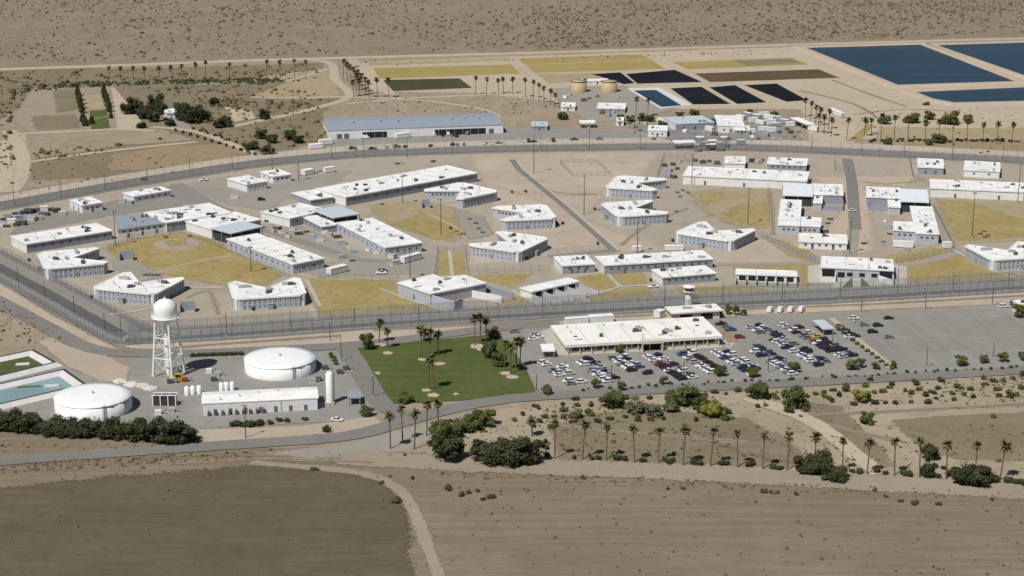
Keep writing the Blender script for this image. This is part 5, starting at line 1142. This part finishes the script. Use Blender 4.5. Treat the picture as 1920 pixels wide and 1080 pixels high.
shrubs([(1090 + 16 * k + nr.uniform(-7, 7), 732 - .8 * k + nr.uniform(-2.5, 2.5), nr.uniform(1, 2.2), nr.uniform(.8, 1.8)) for k in range(0, 52)], ('leaf_dark', 'leaf'), 'tiny shrub on the verge of the car park road, %s from the left', 'verge shrubs')
shrubs([(625, 672, 2.6, 1.6), (627, 678, 2.6, 1.6), (630, 684, 2.6, 1.6), (620, 666, 2.6, 1.5)], 'leaf', 'low hedge shrub beside the side road, %s from the top', 'hedge beside the side road')
shrubs([(362 + 9 * k, 669 - .35 * k, 3.2, 1.6) for k in range(11)], 'leaf_dark', 'dark hedge shrub behind the round tank, %s from the left', 'hedge behind the round tank')
shrubs([(1632 + 10 * k + nr.uniform(-3, 3), 264 + nr.uniform(0, 3), nr.uniform(2.5, 4), nr.uniform(1.5, 2.6)) for k in range(27)], ('leaf_dark', 'scrub'), 'dark shrub under the far right palm row, %s from the left', 'shrubs of the far right row')
shrubs([(330 + 13.5 * k, 246 + 4.1 * k, 2.6, 2.2) for k in range(12)] + [(362 + 13.5 * k, 243 + 4.2 * k, 2.4, 2) for k in range(10)], 'leaf_dark', 'small round shrub lining the homestead drive, %s from the left', 'shrubs lining the homestead drive')
SHR = [(300, 262), (845, 430), (960, 362), (986, 361), (1115, 394), (1121, 459), (1262, 453), (172, 560), (475, 582), (1055, 421), (1043, 421), (988, 487), (55, 490), (1880, 505), (1220, 528), (1065, 513), (1085, 512)]
shrubs([(u, v, 2, 1.8) for u, v in SHR], 'leaf_dark', 'lone dark bush inside the compound, %s from the left', 'lone bushes in the compound')

# scrub nobody could count
def scatter(name, label, polys, size, mat, seed, per=12):
    r = np.random.default_rng(seed); V = []; Fc = []; n0 = 0
    for px, cnt in polys:
        p = np.array([tuple(G(*q)) for q in px]); lo, hi = p.min(0), p.max(0); got = 0; pts = []
        while got < cnt:
            q = r.uniform(lo, hi, (cnt * 2, 2)); ins = np.zeros(len(q), bool)
            for a, b in zip(p, np.roll(p, -1, 0)):
                if a[1] != b[1]: ins ^= ((a[1] > q[:, 1]) != (b[1] > q[:, 1])) & (q[:, 0] < (b[0] - a[0]) * (q[:, 1] - a[1]) / (b[1] - a[1]) + a[0])
            q = q[ins]; q = q[np.sin(q[:, 0] * .021 + 2 * np.sin(q[:, 1] * .013)) + np.sin(q[:, 1] * .017 + q[:, 0] * .008) > r.uniform(-2.6, .8, len(q))]
            pts.append(q); got += len(q)
        q = np.concatenate(pts)[:cnt]; k = len(q)
        s = r.uniform(size[0], size[1], k) * (r.random(k) ** 2.2 * .9 + .38)
        # a squat ragged clump: 5 rim points, 5 shoulder points, a crown point
        ang = np.arange(5) * 2 * np.pi / 5 + r.uniform(0, 6.28, (k, 1))
        def ring(rad, z, jr): return np.stack([q[:, :1] + np.cos(ang) * s[:, None] * rad * r.uniform(1 - jr, 1 + jr, (k, 5)), q[:, 1:] + np.sin(ang) * s[:, None] * rad * r.uniform(1 - jr, 1 + jr, (k, 5)), np.broadcast_to(s[:, None] * z, (k, 5)) * r.uniform(.7, 1.3, (k, 5))], 2)
        v = np.concatenate([ring(.48, -.02, .5), ring(.46, .30, .6), np.stack([q[:, 0] + s * r.uniform(-.2, .2, k), q[:, 1] + s * r.uniform(-.2, .2, k), s * r.uniform(.45, .75, k)], 1)[:, None, :]], 1)
        base = (np.arange(k) * 11 + n0)[:, None, None]
        tri = []
        for i in range(5):
            j = (i + 1) % 5; tri += [[i, j, 5 + j], [i, 5 + j, 5 + i], [5 + i, 5 + j, 10]]
        Fc.append((base + np.array(tri)[None]).reshape(-1, 3)); V.append(v.reshape(-1, 3)); n0 += k * 11
    V = np.concatenate(V).astype(np.float32); Fc = np.concatenate(Fc).astype(np.int32)
    me = bpy.data.meshes.new(name); me.vertices.add(len(V)); me.vertices.foreach_set('co', V.ravel())
    me.loops.add(Fc.size); me.loops.foreach_set('vertex_index', Fc.ravel()); me.polygons.add(len(Fc))
    me.polygons.foreach_set('loop_start', np.arange(0, Fc.size, 3, dtype=np.int32)); me.polygons.foreach_set('loop_total', np.full(len(Fc), 3, dtype=np.int32))
    me.update(); me.validate()
    tag(link(name, me, M[mat]), label, name.split('_')[-1], None, 'stuff')
scatter('desert_scrub', 'countless dark scrub bushes dotting the far desert plain', [([(-120, 124), (480, 106), (960, 94), (1480, 78), (2040, 62), (2040, -60), (-120, -60)], 13000), ([(1000, 92), (1480, 78), (2040, 62), (2040, 0), (1000, 10)], 3000)], (.7, 2.9), 'scrub_far', 1)
scatter('homestead_scrub', 'dense brown and olive scrub around the homestead', [([(-40, 138), (330, 128), (600, 120), (610, 140), (350, 155), (-40, 165)], 330), ([(380, 185), (600, 195), (615, 262), (480, 296), (360, 240)], 430), ([(-40, 160), (60, 165), (15, 235), (-40, 240)], 170), ([(-20, 250), (25, 250), (25, 320), (-20, 330)], 60), ([(60, 280), (230, 270), (220, 285), (60, 300)], 70), ([(230, 160), (480, 150), (640, 190), (400, 200)], 220)], (1.2, 3.6), 'scrub', 2)
scatter('ditch_scrub', 'dark band of scrub along the northern ditch', [([(40, 160), (120, 155), (300, 152), (480, 148), (560, 152), (480, 158), (300, 158), (120, 166), (20, 178)], 340)], (2.4, 4.6), 'leaf_dark', 3)
scatter('roadside_scrub', 'low brown weeds scattered over the foreground and verges', [([(0, 868), (480, 842), (800, 858), (1100, 880), (1920, 925), (1920, 1080), (0, 1080)], 800), ([(0, 868), (300, 855), (480, 848), (470, 862), (0, 890)], 500), ([(820, 880), (1920, 925), (1920, 940), (820, 895)], 350), ([(0, 828), (330, 838), (0, 852)], 120)], (.4, 1.2), 'scrub_brown', 4)
scatter('belt_scrub', 'small scrub tufts between the shrubs below the car park', [([(980, 765), (1920, 708), (1920, 765), (1500, 775), (1040, 800)], 520), ([(1760, 715), (1920, 705), (1920, 755), (1760, 755)], 160), ([(1050, 800), (1500, 800), (1520, 860), (1050, 858)], 420), ([(1500, 780), (1920, 800), (1920, 880), (1500, 870)], 220), ([(830, 800), (1040, 780), (1040, 850), (830, 850)], 120)], (.5, 1.4), 'scrub', 5)
scatter('field_scrub', 'thin scrub tufts on the fields and banks beyond the north fence', [([(640, 185), (1040, 180), (1040, 215), (640, 215)], 160), ([(1600, 200), (1920, 195), (1920, 290), (1640, 285)], 220), ([(60, 290), (480, 285), (300, 330), (0, 370)], 200), ([(0, 555), (180, 655), (0, 640)], 120), ([(640, 118), (1480, 92), (1480, 100), (640, 128)], 200)], (.7, 1.7), 'scrub', 6)

# ================================================================== VEHICLES
def profile_mesh(name, prof, w, inset=.12, zsplit=None):
    """extrude a side profile (x, z) across the width, narrower above the waistline"""
    v = []; n = len(prof); zs = zsplit or 9
    for s in (-1, 1):
        for x, z in prof: v.append((x, s * (w / 2 - (inset * (z - zs) / .6 if z > zs else 0)), z))
    f = [[i, (i + 1) % n, n + (i + 1) % n, n + i] for i in range(n)] + [list(range(n - 1, -1, -1)), list(range(n, 2 * n))]
    me = pydata(name, v, f); bm = bmesh.new(); bm.from_mesh(me); bmesh.ops.recalc_face_normals(bm, faces=bm.faces); bm.to_mesh(me); bm.free(); return me
WHEEL = MB().tube((0, -.12, 0), (0, .12, 0), .34, n=12).mesh('wheel')
CARS = {
 'sedan': ([(-2.3, .35), (2.3, .35), (2.35, .72), (1.2, .93), (-1.6, .98), (-2.32, .9)], [(1.15, .9), (.45, 1.40), (-.9, 1.42), (-1.6, .95)], [(.4, 1.40), (-.85, 1.42), (-.85, 1.47), (.4, 1.45)], 1.8),
 'suv': ([(-2.3, .42), (2.3, .42), (2.35, .9), (1.3, 1.08), (-2.25, 1.12), (-2.35, .9)], [(1.2, 1.05), (.6, 1.66), (-1.95, 1.68), (-2.2, 1.08)], [(.55, 1.66), (-1.9, 1.68), (-1.9, 1.74), (.55, 1.72)], 1.95),
 'pickup': ([(-2.8, .45), (2.6, .45), (2.65, .95), (1.5, 1.1), (-.8, 1.1), (-.82, .95), (-2.6, .95), (-2.62, 1.1), (-2.8, 1.1)], [(1.3, 1.05), (.75, 1.7), (-.55, 1.72), (-.78, 1.06)], [(.7, 1.7), (-.5, 1.72), (-.5, 1.78), (.7, 1.76)], 1.95),
 'van': ([(-2.7, .42), (2.7, .42), (2.75, 1.0), (2.2, 1.25), (1.5, 2.15), (-2.65, 2.2), (-2.75, 1.0)], [(2.15, 1.3), (1.6, 2.02), (.5, 2.02), (.5, 1.3)], [(1.4, 2.15), (-2.5, 2.2), (-2.5, 2.26), (1.4, 2.22)], 2.02)}
CM = {k: (profile_mesh('body', a, w, .05, .9), profile_mesh('windows', b, w + (.03 if k == 'van' else -.12), .16, 1.0), profile_mesh('roof_panel', c, w - (.2 if k == 'van' else .38), 0)) for k, (a, b, c, w) in CARS.items()}
PAINT = {n: plain('car_paint_' + n, c, .32, .15, .5) for n, c in dict(white=(.80, .80, .80), silver=(.50, .52, .55), grey=(.22, .23, .25), black=(.022, .022, .026), navy=(.025, .032, .07), blue=(.06, .10, .20), pale_blue=(.44, .50, .58), maroon=(.075, .018, .024), red=(.26, .04, .04), green=(.05, .09, .06), cream=(.66, .60, .42), orange=(.50, .18, .06), yellow=(.60, .42, .06)).items()}
def car(x, y, rz, kind, colr, label, group, cat='car', name='parked_car', z=.12):
    root = empty(name, (x, y, z), rz, label, cat, group); b, wdw, rf = CM[kind]; root.scale = (.88, .92, .95)
    link('body', b, PAINT[colr], root, None, 0, None, True); link('windows', wdw, M['car_glass'], root, None, 0, None, True); link('roof_panel', rf, PAINT[colr], root, None, 0, None, True)
    wb, tr = (1.45, .86) if kind in ('sedan', 'suv') else (1.75, .92)
    for a in (-wb, wb):
        for c in (-tr, tr): link('wheel', WHEEL, M['rubber'], root, (a, c, .34), 0, None, True)
dv = (G(1675, 692) - G(1558, 600)); ROWA = math.atan2(dv.y, dv.x) + math.pi / 2
L3 = lambda X, Y: (960 + X / 4, 480 + Y / 4)
L4 = lambda X, Y: (1440 + X / 4, 480 + Y / 4)
W, S_, D, K, N_, BL, PB, MR, RD, GN, CRM = 'white', 'silver', 'grey', 'black', 'navy', 'blue', 'pale_blue', 'maroon', 'red', 'green', 'cream'
ROWS = [
 ('first', L3, [(265, 800, W), (350, 835, W), (385, 838, S_), (355, 895, W), (415, 875, W), (450, 880, CRM), (400, 935, W), (440, 962, D), (495, 952, W)]),
 ('second', L3, [(540, 792, W), (600, 765, K), (575, 818, W), (622, 800, N_), (655, 832, S_), (650, 865, PB), (692, 885, S_), (630, 892, W), (668, 925, W), (705, 942, W)]),
 ('third', L3, [(780, 762, D), (862, 750, W), (882, 772, K), (812, 797, W), (842, 812, D), (915, 805, W), (960, 840, BL), (885, 860, MR), (990, 877, N_), (930, 822, S_)]),
 ('fourth', L3, [(1050, 755, W), (1125, 732, K), (1150, 770, W), (1170, 797, S_), (1110, 808, RD), (1142, 832, MR), (1208, 825, MR), (1245, 850, D), (1195, 872, K), (1260, 885, MR), (1220, 912, K), (1302, 912, K), (1080, 775, W)]),
 ('fifth', L3, [(1300, 725, BL), (1350, 708, D), (1395, 727, W), (1330, 765, W), (1385, 792, S_), (1425, 770, MR), (1465, 802, MR), (1440, 852, W), (1485, 882, W), (1360, 770, RD), (1498, 825, K)]),
 ('sixth', L3, [(1555, 722, W), (1600, 750, W), (1652, 732, W), (1620, 770, BL), (1662, 790, W), (1695, 812, PB), (1735, 800, W), (1775, 825, PB), (1710, 842, N_), (1748, 856, N_), (1830, 892, W)]),
 ('seventh', L3, [(1865, 527, K), (1915, 555, D), (1970, 522, W), (1815, 688, D), (1862, 690, GN), (1838, 708, W), (1912, 712, N_), (1892, 745, N_), (1930, 735, N_), (1975, 768, K), (1945, 792, D), (1985, 812, W), (2030, 800, PB), (2015, 852, W), (2085, 855, D), (2040, 892, W)]),
 ('eighth', L4, [(20, 522, W), (60, 528, S_), (85, 568, D), (20, 582, K), (125, 607, K), (98, 642, W), (140, 662, W), (190, 658, D), (160, 682, N_), (195, 712, W), (262, 702, N_), (285, 722, K), (218, 742, W), (255, 748, PB), (280, 778, W), (345, 790, W), (395, 812, N_)]),
 ('ninth', L4, [(290, 582, W), (370, 597, 'yellow'), (350, 642, 'orange'), (420, 628, K), (455, 645, MR), (382, 658, W), (432, 678, MR), (482, 662, D), (462, 702, MR), (512, 690, MR), (478, 720, K), (500, 742, W), (540, 757, PB), (592, 748, K), (415, 652, K)])]
vr = random.Random(11)
RD_ = Vector((math.cos(R(-68)), math.sin(R(-68)))); RN = Vector((-RD_.y, RD_.x)); RZC = math.atan2(RN.y, RN.x); ROW_FIT = []
MIDS = [251.3, 264.5, 278.2, 291.3, 304.8, 317.8, 332, 346.5, 360]
ALLC = [(G(Lf(X, Y)[0], Lf(X, Y)[1] + 2.5), c) for _, Lf, items in ROWS for X, Y, c in items]
for j, mid in enumerate(MIDS):
    row = ORD[j]; slots = {}
    P_ = [(p, c) for p, c in ALLC if min(range(9), key=lambda q: abs(p.dot(RN) - MIDS[q])) == j]
    for p, c in sorted(P_, key=lambda q: q[0].dot(RD_)):
        sd_ = 1 if p.dot(RN) > mid else -1; k = round(p.dot(RD_) / 2.6)
        while (sd_, k) in slots: k += 1
        slots[(sd_, k)] = c
    ks = [k for _, k in slots]
    for sd_ in (1, -1):
        for k in range(min(ks), max(ks) + 1):
            if (sd_, k) not in slots and vr.random() < .40: slots[(sd_, k)] = vr.choice([W, S_, D, K, K, N_, K, D, W])
    ROW_FIT.append((mid, min(ks), max(ks)))
    for i, ((sd_, k), c) in enumerate(sorted(slots.items(), key=lambda q: (-q[0][1] * -1, q[0][0]))):
        p = RD_ * (k * 2.6 + vr.uniform(-.15, .15)) + RN * (mid + sd_ * (2.15 + vr.uniform(-.2, .2))); kd = vr.choice(['sedan', 'sedan', 'suv', 'suv', 'pickup'])
        car(p.x, p.y, RZC + R(vr.uniform(-3, 3)) + (math.pi if vr.random() < .5 else 0), kd, c, '%s %s in the %s parking row from the lawn, %s from the back' % (c.replace('_', ' '), {'sedan': 'car', 'suv': 'tall car', 'pickup': 'pickup'}[kd], row, nth(i)), 'cars in the full car park', {'pickup': 'pickup'}.get(kd, 'car'))
LOOSE = [(1010, 632, W, 'by the lawn end of the forecourt, right'), (1003, 628, S_, 'by the lawn end of the forecourt, left'), (1000, 636, W, 'nearest the lawn on the forecourt'), (1352, 608, K, 'right of the office end, back'), (1361, 613, D, 'right of the office end, middle'), (1370, 619, BL, 'right of the office end, front'), (1387, 633, RD, 'alone beside the office corner'),
  (1601, 597, W, 'at the back of the empty lot, left'), (1608, 602, S_, 'at the back of the empty lot, second'), (1620, 610, D, 'in the empty lot near the back, left'), (1646, 611, N_, 'in the empty lot beside a grey one'), (1666, 597, K, 'alone at the back of the empty lot'), (1636, 623, K, 'in the middle of the parked few in the empty lot'), (1667, 633, D, 'farthest right in the empty lot'), (1574, 612, D, 'along the dividing hedge, first'), (1584, 619, GN, 'along the dividing hedge, second'), (1594, 626, K, 'along the dividing hedge, third'), (1603, 631, K, 'along the dividing hedge, fourth'), (1592, 632, W, 'along the dividing hedge, fifth'), (1882, 575, W, 'near the building at the right edge'),
  (350, 311, W, 'beyond'), (270, 336, D, 'driving on the outer track of the north fence'), (965, 622, D, 'on the service road above the lawn'), (715, 512, W, 'in the central service yard, front'), (718, 508, D, 'in the central service yard, back'), (490, 374, K, 'on the left end of the service yard'), (382, 337, W, 'beside the north perimeter road, left'), (754, 304, W, 'beside the north perimeter road, right'), (1225, 538, W, 'inside the south fence near the gate'), (1598, 395, W, 'at the foot of the dark inner road'), (632, 788, W, 'parked on the roadside bank')]
for i, (u, v, c, lb) in enumerate(LOOSE):
    if lb == 'beyond': continue
    p = G(u, v + 2); kd = vr.choice(['sedan', 'suv', 'sedan', 'pickup']); hz = ROWA if u > 990 and v > 560 else R(-8) if v > 600 else R(vr.uniform(0, 30))
    car(p.x, p.y, hz, kd, c, '%s %s %s' % (c.replace('_', ' '), 'pickup' if kd == 'pickup' else 'car', lb), 'cars standing apart', 'pickup' if kd == 'pickup' else 'car')
for i in range(4):
    p = G(1444 + 19.5 * i, 585 - i * .3); car(p.x, p.y, R(65), 'van', W, 'white van in the row of four by the south fence, %s from the left' % nth(i), 'white vans by the south fence', 'van', 'parked_van')
t2 = lambda X, Y: (480 + X / 4, 60 + Y / 4); t3 = lambda X, Y: (960 + X / 4, 60 + Y / 4); t4 = lambda X, Y: (1440 + X / 4, 60 + Y / 4)
NC = [(t2, 715, 878, K), (t2, 745, 882, D), (t2, 835, 880, W), (t2, 865, 882, K), (t2, 895, 882, D), (t2, 975, 874, W), (t2, 1045, 868, D), (t2, 1070, 868, D), (t2, 1120, 866, K), (t2, 1310, 860, K), (t2, 1475, 852, K), (t2, 1510, 852, D), (t2, 1560, 850, D), (t2, 1720, 842, W), (t2, 1762, 845, W), (t2, 1820, 838, D), (t2, 1860, 838, W), (t2, 1400, 782, K), (t2, 1440, 775, W), (t2, 1470, 780, D), (t2, 1505, 788, K), (t2, 1340, 778, W), (t2, 1590, 770, D), (t2, 1650, 760, W), (t2, 820, 800, W), (t2, 650, 790, W), (t2, 700, 770, D),
      (t3, 55, 822, W), (t3, 90, 826, W), (t3, 125, 826, K), (t3, 165, 828, K), (t3, 275, 816, W), (t3, 310, 822, K), (t3, 430, 808, W), (t3, 465, 812, K), (t3, 495, 808, W), (t3, 655, 808, D), (t3, 570, 720, D), (t3, 575, 735, W)]
for i, (Lf, X, Y, c) in enumerate(sorted(NC, key=lambda t: t[0](t[1], 0)[0])):
    p = G(*Lf(X, Y)); kd = vr.choice(['suv', 'pickup', 'van', 'sedan'])
    car(p.x, p.y, R(vr.choice([5, 70, 95])), kd, c, '%s vehicle on the works yard beyond the north fence, %s from the left' % (c, nth(i)), 'vehicles on the works yard', 'vehicle', 'parked_vehicle')
WT = [(1388, 222), (1402, 218), (1415, 220), (1428, 218), (1440, 222), (1452, 224), (1410, 230), (1425, 232), (1440, 234), (1452, 238), (1395, 246), (1428, 246), (1445, 248), (1498, 232), (1510, 238), (1522, 244), (1330, 245), (1300, 240), (1240, 228), (1388, 272), (1404, 250), (1468, 230), (1480, 238), (1358, 246)]
for i, (u, v) in enumerate(sorted(WT)):
    a = vr.choice([0, 1]); L = vr.uniform(6, 11); tp = (u + L * (1.1 if a else 1.3), v + (3 if a else -.6))
    trailer('white trailer among the crowded works yard sheds, %s from the left' % nth(i), (u - 6, v), tp, 2.5, vr.uniform(2.4, 3.2), vr.choice(['wall_white', 'wall_white', 'wall_grey']), 'parked_trailer', 'trailer', 'trailers crowded in the works yard')
# junk yard at the left edge: bins, pallets, crates
for i, (u, v, mt, c) in enumerate(sorted([(6, 414, 'unit_dark', 'black'), (14, 408, 'blue_roof', 'blue'), (22, 418, 'wall_white', 'white'), (28, 402, 'unit_dark', 'black'), (35, 410, 'blue_roof', 'blue'), (44, 402, 'unit_dark', 'dark'), (42, 422, 'unit_dark', 'black'), (50, 410, 'wall_grey', 'grey'), (60, 414, 'rock', 'cream'), (68, 398, 'unit_dark', 'dark'), (72, 412, 'rock', 'cream'), (76, 402, 'blue_roof', 'blue'), (83, 394, 'wall_white', 'white'), (96, 396, 'unit_dark', 'dark'), (106, 398, 'scrub_brown', 'brown'), (117, 403, 'rock', 'cream'), (3, 424, 'wall_white', 'white'), (12, 426, 'unit_dark', 'dark'), (30, 424, 'leaf', 'green'), (55, 400, 'unit_dark', 'black'), (88, 404, 'unit_dark', 'black')])):
    c_ = G(u, v); s = vr.uniform(2.2, 4.2); t = empty('scrap_bin', (c_.x, c_.y, 0), R(vr.uniform(-30, 40)), '%s bin in the cluttered storage yard at the left edge, %s from left' % (c, nth(i)), 'bin', 'bins in the left storage yard')
    MB().box((0, 0, s * .28), (s, s * .6, s * .5), 0, 1.12).build('body', M[mt], t); MB().box((0, 0, s * .56), (s * 1.16, s * .72, s * .06)).build('lid', M[vr.choice(['unit_grey', 'unit_dark', mt])], t)
    for x in (-.35, .35): MB().box((x * s, 0, .04 * s), (s * .1, s * .5, .08 * s)).build('skid', M['steel'], t)
for i, (u, v) in enumerate([(1236, 318), (1246, 312), (1255, 322), (1262, 310), (1270, 318), (1252, 332), (1264, 334), (1276, 304), (1290, 302), (1303, 303), (1318, 306), (1330, 304), (1345, 308), (1410, 304), (1422, 306), (1430, 302)]):
    c_ = G(u, v); s = vr.uniform(2, 3.6); t = empty('scrap_pallet', (c_.x, c_.y, 0), R(vr.uniform(-30, 40)), 'dark pallet load in the junk pens behind the right hand workshop, %s listed leftward' % nth(i) if False else 'dark pallet load behind the right hand workshop, %s from the left' % nth(sorted([1236, 1246, 1255, 1262, 1270, 1252, 1264, 1276, 1290, 1303, 1318, 1330, 1345, 1410, 1422, 1430]).index(u)), 'pallet', 'pallets in the junk pen')
    MB().box((0, 0, .1), (s * 1.1, s, .2)).build('pallet', M['wood'], t); MB().box((0, 0, .2 + s * .25), (s, s * .9, s * .5), 0, .9).build('load', M[vr.choice(['unit_dark', 'unit_grey', 'leaf_dark', 'wall_grey', 'unit_dark'])], t)
# exercise yard furniture
def handball(u, v, w, label):
    c_ = G(u, v); t = empty('handball_wall', (c_.x, c_.y, 0), R(8), label, 'wall'); MB().box((0, 0, 2), (w, .5, 4)).build('wall_panel', M['wall_grey'], t)
    for x in (-.5, .5): MB().box((x * w, -1.6, 1.6), (.4, 3.2, 3.2)).build('wing_wall', M['wall_grey'], t)
    MB().box((0, -4, .14), (w + 2, 8, .1)).build('court_slab', M['gravel'], t)
handball(238, 486, 6, 'dark free standing ball court wall in the left yellow yard'); handball(798, 388, 4, 'dark free standing ball court wall in the central yard'); handball(352, 582, 6, 'dark free standing ball court wall right of the water tower tank')
for yard, pts in (('left yellow yard', [(272, 517), (278, 517), (284, 517), (290, 517), (296, 517), (311, 446), (356, 444)]), ('central yard', [(880, 412), (892, 420), (897, 430), (905, 437), (716, 384), (868, 440)]), ('court beside the far right blocks', [(1270, 362), (1280, 358), (1290, 362), (1275, 370), (1268, 398)]), ('right hand yard', [(1838, 440), (1846, 446), (1852, 443)])):
    for i, (u, v) in enumerate(sorted(pts)):
        c_ = G(u, v); t = empty('picnic_table', (c_.x, c_.y, .1), R(vr.uniform(-20, 20)), 'dark table in the %s, %s from the left' % (yard, nth(i)), 'table', 'tables in the yards')
        MB().box((0, 0, .75), (2, .9, .1)).build('table_top', M['unit_dark'], t)
        for y in (-.8, .8): MB().box((0, y, .45), (2, .35, .08)).build('bench', M['unit_dark'], t)
        for x in (-.7, .7): MB().box((x, 0, .35), (.1, 1.7, .7)).build('leg', M['steel'], t)
# ---- painted bay lines of the car park
LV = [0]
def bay_lines(name, a, b, n, L, label=None, pa=None, pb=None):
    p, q = (pa, pb) if pa else (G(*a), G(*b)); d = (q - p).normalized(); nn = Vector((-d.y, d.x)); m = MB(); D_ = (q - p).length
    z = .30
    for i in range(n + 1):
        c = p + d * (D_ * i / n)
        v0 = len(m.v)
        for s, t in ((-L, -.07), (L, -.07), (L, .07), (-L, .07)): e = c + nn * s + d * t; m.v.append((e.x, e.y, z))
        m.f.append([v0, v0 + 1, v0 + 2, v0 + 3] if nn.cross(d) > 0 else [v0 + 3, v0 + 2, v0 + 1, v0])
    v0 = len(m.v)
    for s, t in ((-.2, 0), (.2, 0), (.2, D_), (-.2, D_)): e = p + nn * s + d * t; m.v.append((e.x, e.y, z + .006))
    m.f.append([v0, v0 + 1, v0 + 2, v0 + 3])
    me = m.mesh(name)
    for pl in me.polygons:
        if pl.normal.z < 0: pl.flip()
    tag(link(name, me, M['paint_line']), label, None, None, 'structure')
def bay_world(mid, k0, k1):
    a_, b_ = RD_ * ((k0 - 1.5) * 2.6) + RN * mid, RD_ * ((k1 + 1.5) * 2.6) + RN * mid; bay_lines('bay_lines', None, None, k1 - k0 + 3, 4.4, None, a_, b_)
for a, b in (((1600, 598), (1710, 690)), ((1680, 594), (1790, 686)), ((1750, 592), (1860, 682)), ((1820, 588), (1930, 676)), ((1885, 585), (1990, 668))):
    bay_lines('bay_lines', a, b, 26 if a[0] < 1590 else 30, 4.6)
for f_ in ROW_FIT: bay_world(*f_)
# steel gate frames in the north fence and more works yard clutter
for i, (u, v, w, h) in enumerate(((1312, 276, 5, 6), (1322, 282, 4, 5), (1335, 281, 5, 5.5), (1348, 283, 4, 5), (1356, 276, 4, 6), (1306, 284, 3, 4))):
    c_ = G(u, v); t = empty('security_gate', (c_.x, c_.y, 0), R(3), 'grey steel gate frame in the north fence, %s from the left' % nth(sorted([1312, 1322, 1335, 1348, 1356, 1306]).index(u)), 'gate', 'gate frames in the north fence')
    for x in (-.5, .5):
        for y in (-2, 2): MB().box((x * w, y, h / 2), (.35, .35, h)).build('post', M['steel'], t)
    for y in (-2, 2): MB().box((0, y, h + .15), (w + .6, .4, .3)).build('beam', M['steel'], t)
    MB().box((0, -2, h * .45), (w - .5, .1, h * .8)).build('gate_leaf', M['chain'], t); MB().box((0, 0, h + .4), (w, 4.6, .12)).build('roof', M['unit_grey' if i % 2 else 'white_roof'], t)
us = [(1192, 240), (1200, 246), (1186, 250), (1226, 262), (1262, 248), (1272, 244), (1285, 248), (1300, 252), (1312, 256), (1320, 250), (1340, 254), (1352, 258), (1366, 262), (1410, 258), (1422, 262), (1436, 256), (1450, 262), (1462, 250), (1470, 256), (1482, 250), (1490, 258), (1476, 244), (1464, 262), (1497, 248), (1180, 232), (1195, 232), (1210, 234), (1130, 214), (1150, 212), (1140, 218), (1095, 190), (1105, 186), (1060, 184), (1068, 180), (1160, 184), (1120, 182)]
for i, (u, v) in enumerate(sorted(us)):
    c_ = G(u, v); s_ = vr.uniform(1.8, 3.8); t = empty('equipment_stack', (c_.x, c_.y, 0), R(vr.uniform(-40, 40)), 'small stack of stored equipment in the works yard, %s from the left' % nth(i), 'equipment', 'equipment stacks in the works yard')
    MB().box((0, 0, .12), (s_ * 1.2, s_, .24)).build('pallet', M['wood'], t); MB().box((0, 0, .24 + s_ * .25), (s_, s_ * .8, s_ * .5), 0, vr.uniform(.7, 1)).build('load', M[vr.choice(['unit_dark', 'unit_dark', 'unit_grey', 'wall_grey', 'wall_white', 'rust', 'blue_roof'])], t)
ys = [(505, 424), (520, 430), (512, 436), (530, 438), (548, 432), (540, 446), (560, 440), (575, 436), (585, 446), (600, 452), (618, 442), (632, 446), (640, 458), (655, 466), (662, 474), (610, 438), (500, 416), (690, 470), (706, 476), (660, 490), (640, 484), (1548, 428), (1552, 420), (1545, 436), (1556, 412), (1664, 428), (1668, 440), (1660, 416), (742, 496), (735, 484), (320, 424), (298, 436), (280, 438), (262, 440), (246, 442), (440, 372), (350, 392), (230, 380), (244, 382), (560, 330), (575, 324), (590, 326), (600, 322), (1700, 470), (1655, 455), (1620, 458), (745, 308), (812, 304)]
for i, (u, v) in enumerate(sorted(ys)):
    c_ = G(u, v); s_ = vr.uniform(1.2, 3.0); t = empty('stored_crate', (c_.x, c_.y, .1), R(vr.uniform(-40, 40)), 'crate or bin left in the yards between buildings, %s from the left' % nth(i), 'crate', 'crates in the service yards')
    MB().box((0, 0, s_ * .3), (s_ * 1.3, s_ * .8, s_ * .6)).build('body', M[vr.choice(['unit_dark', 'unit_grey', 'wall_white', 'wall_grey', 'rust', 'wall_beige'])], t); MB().box((0, 0, s_ * .63), (s_ * 1.36, s_ * .86, s_ * .06)).build('lid', M['unit_grey'], t)
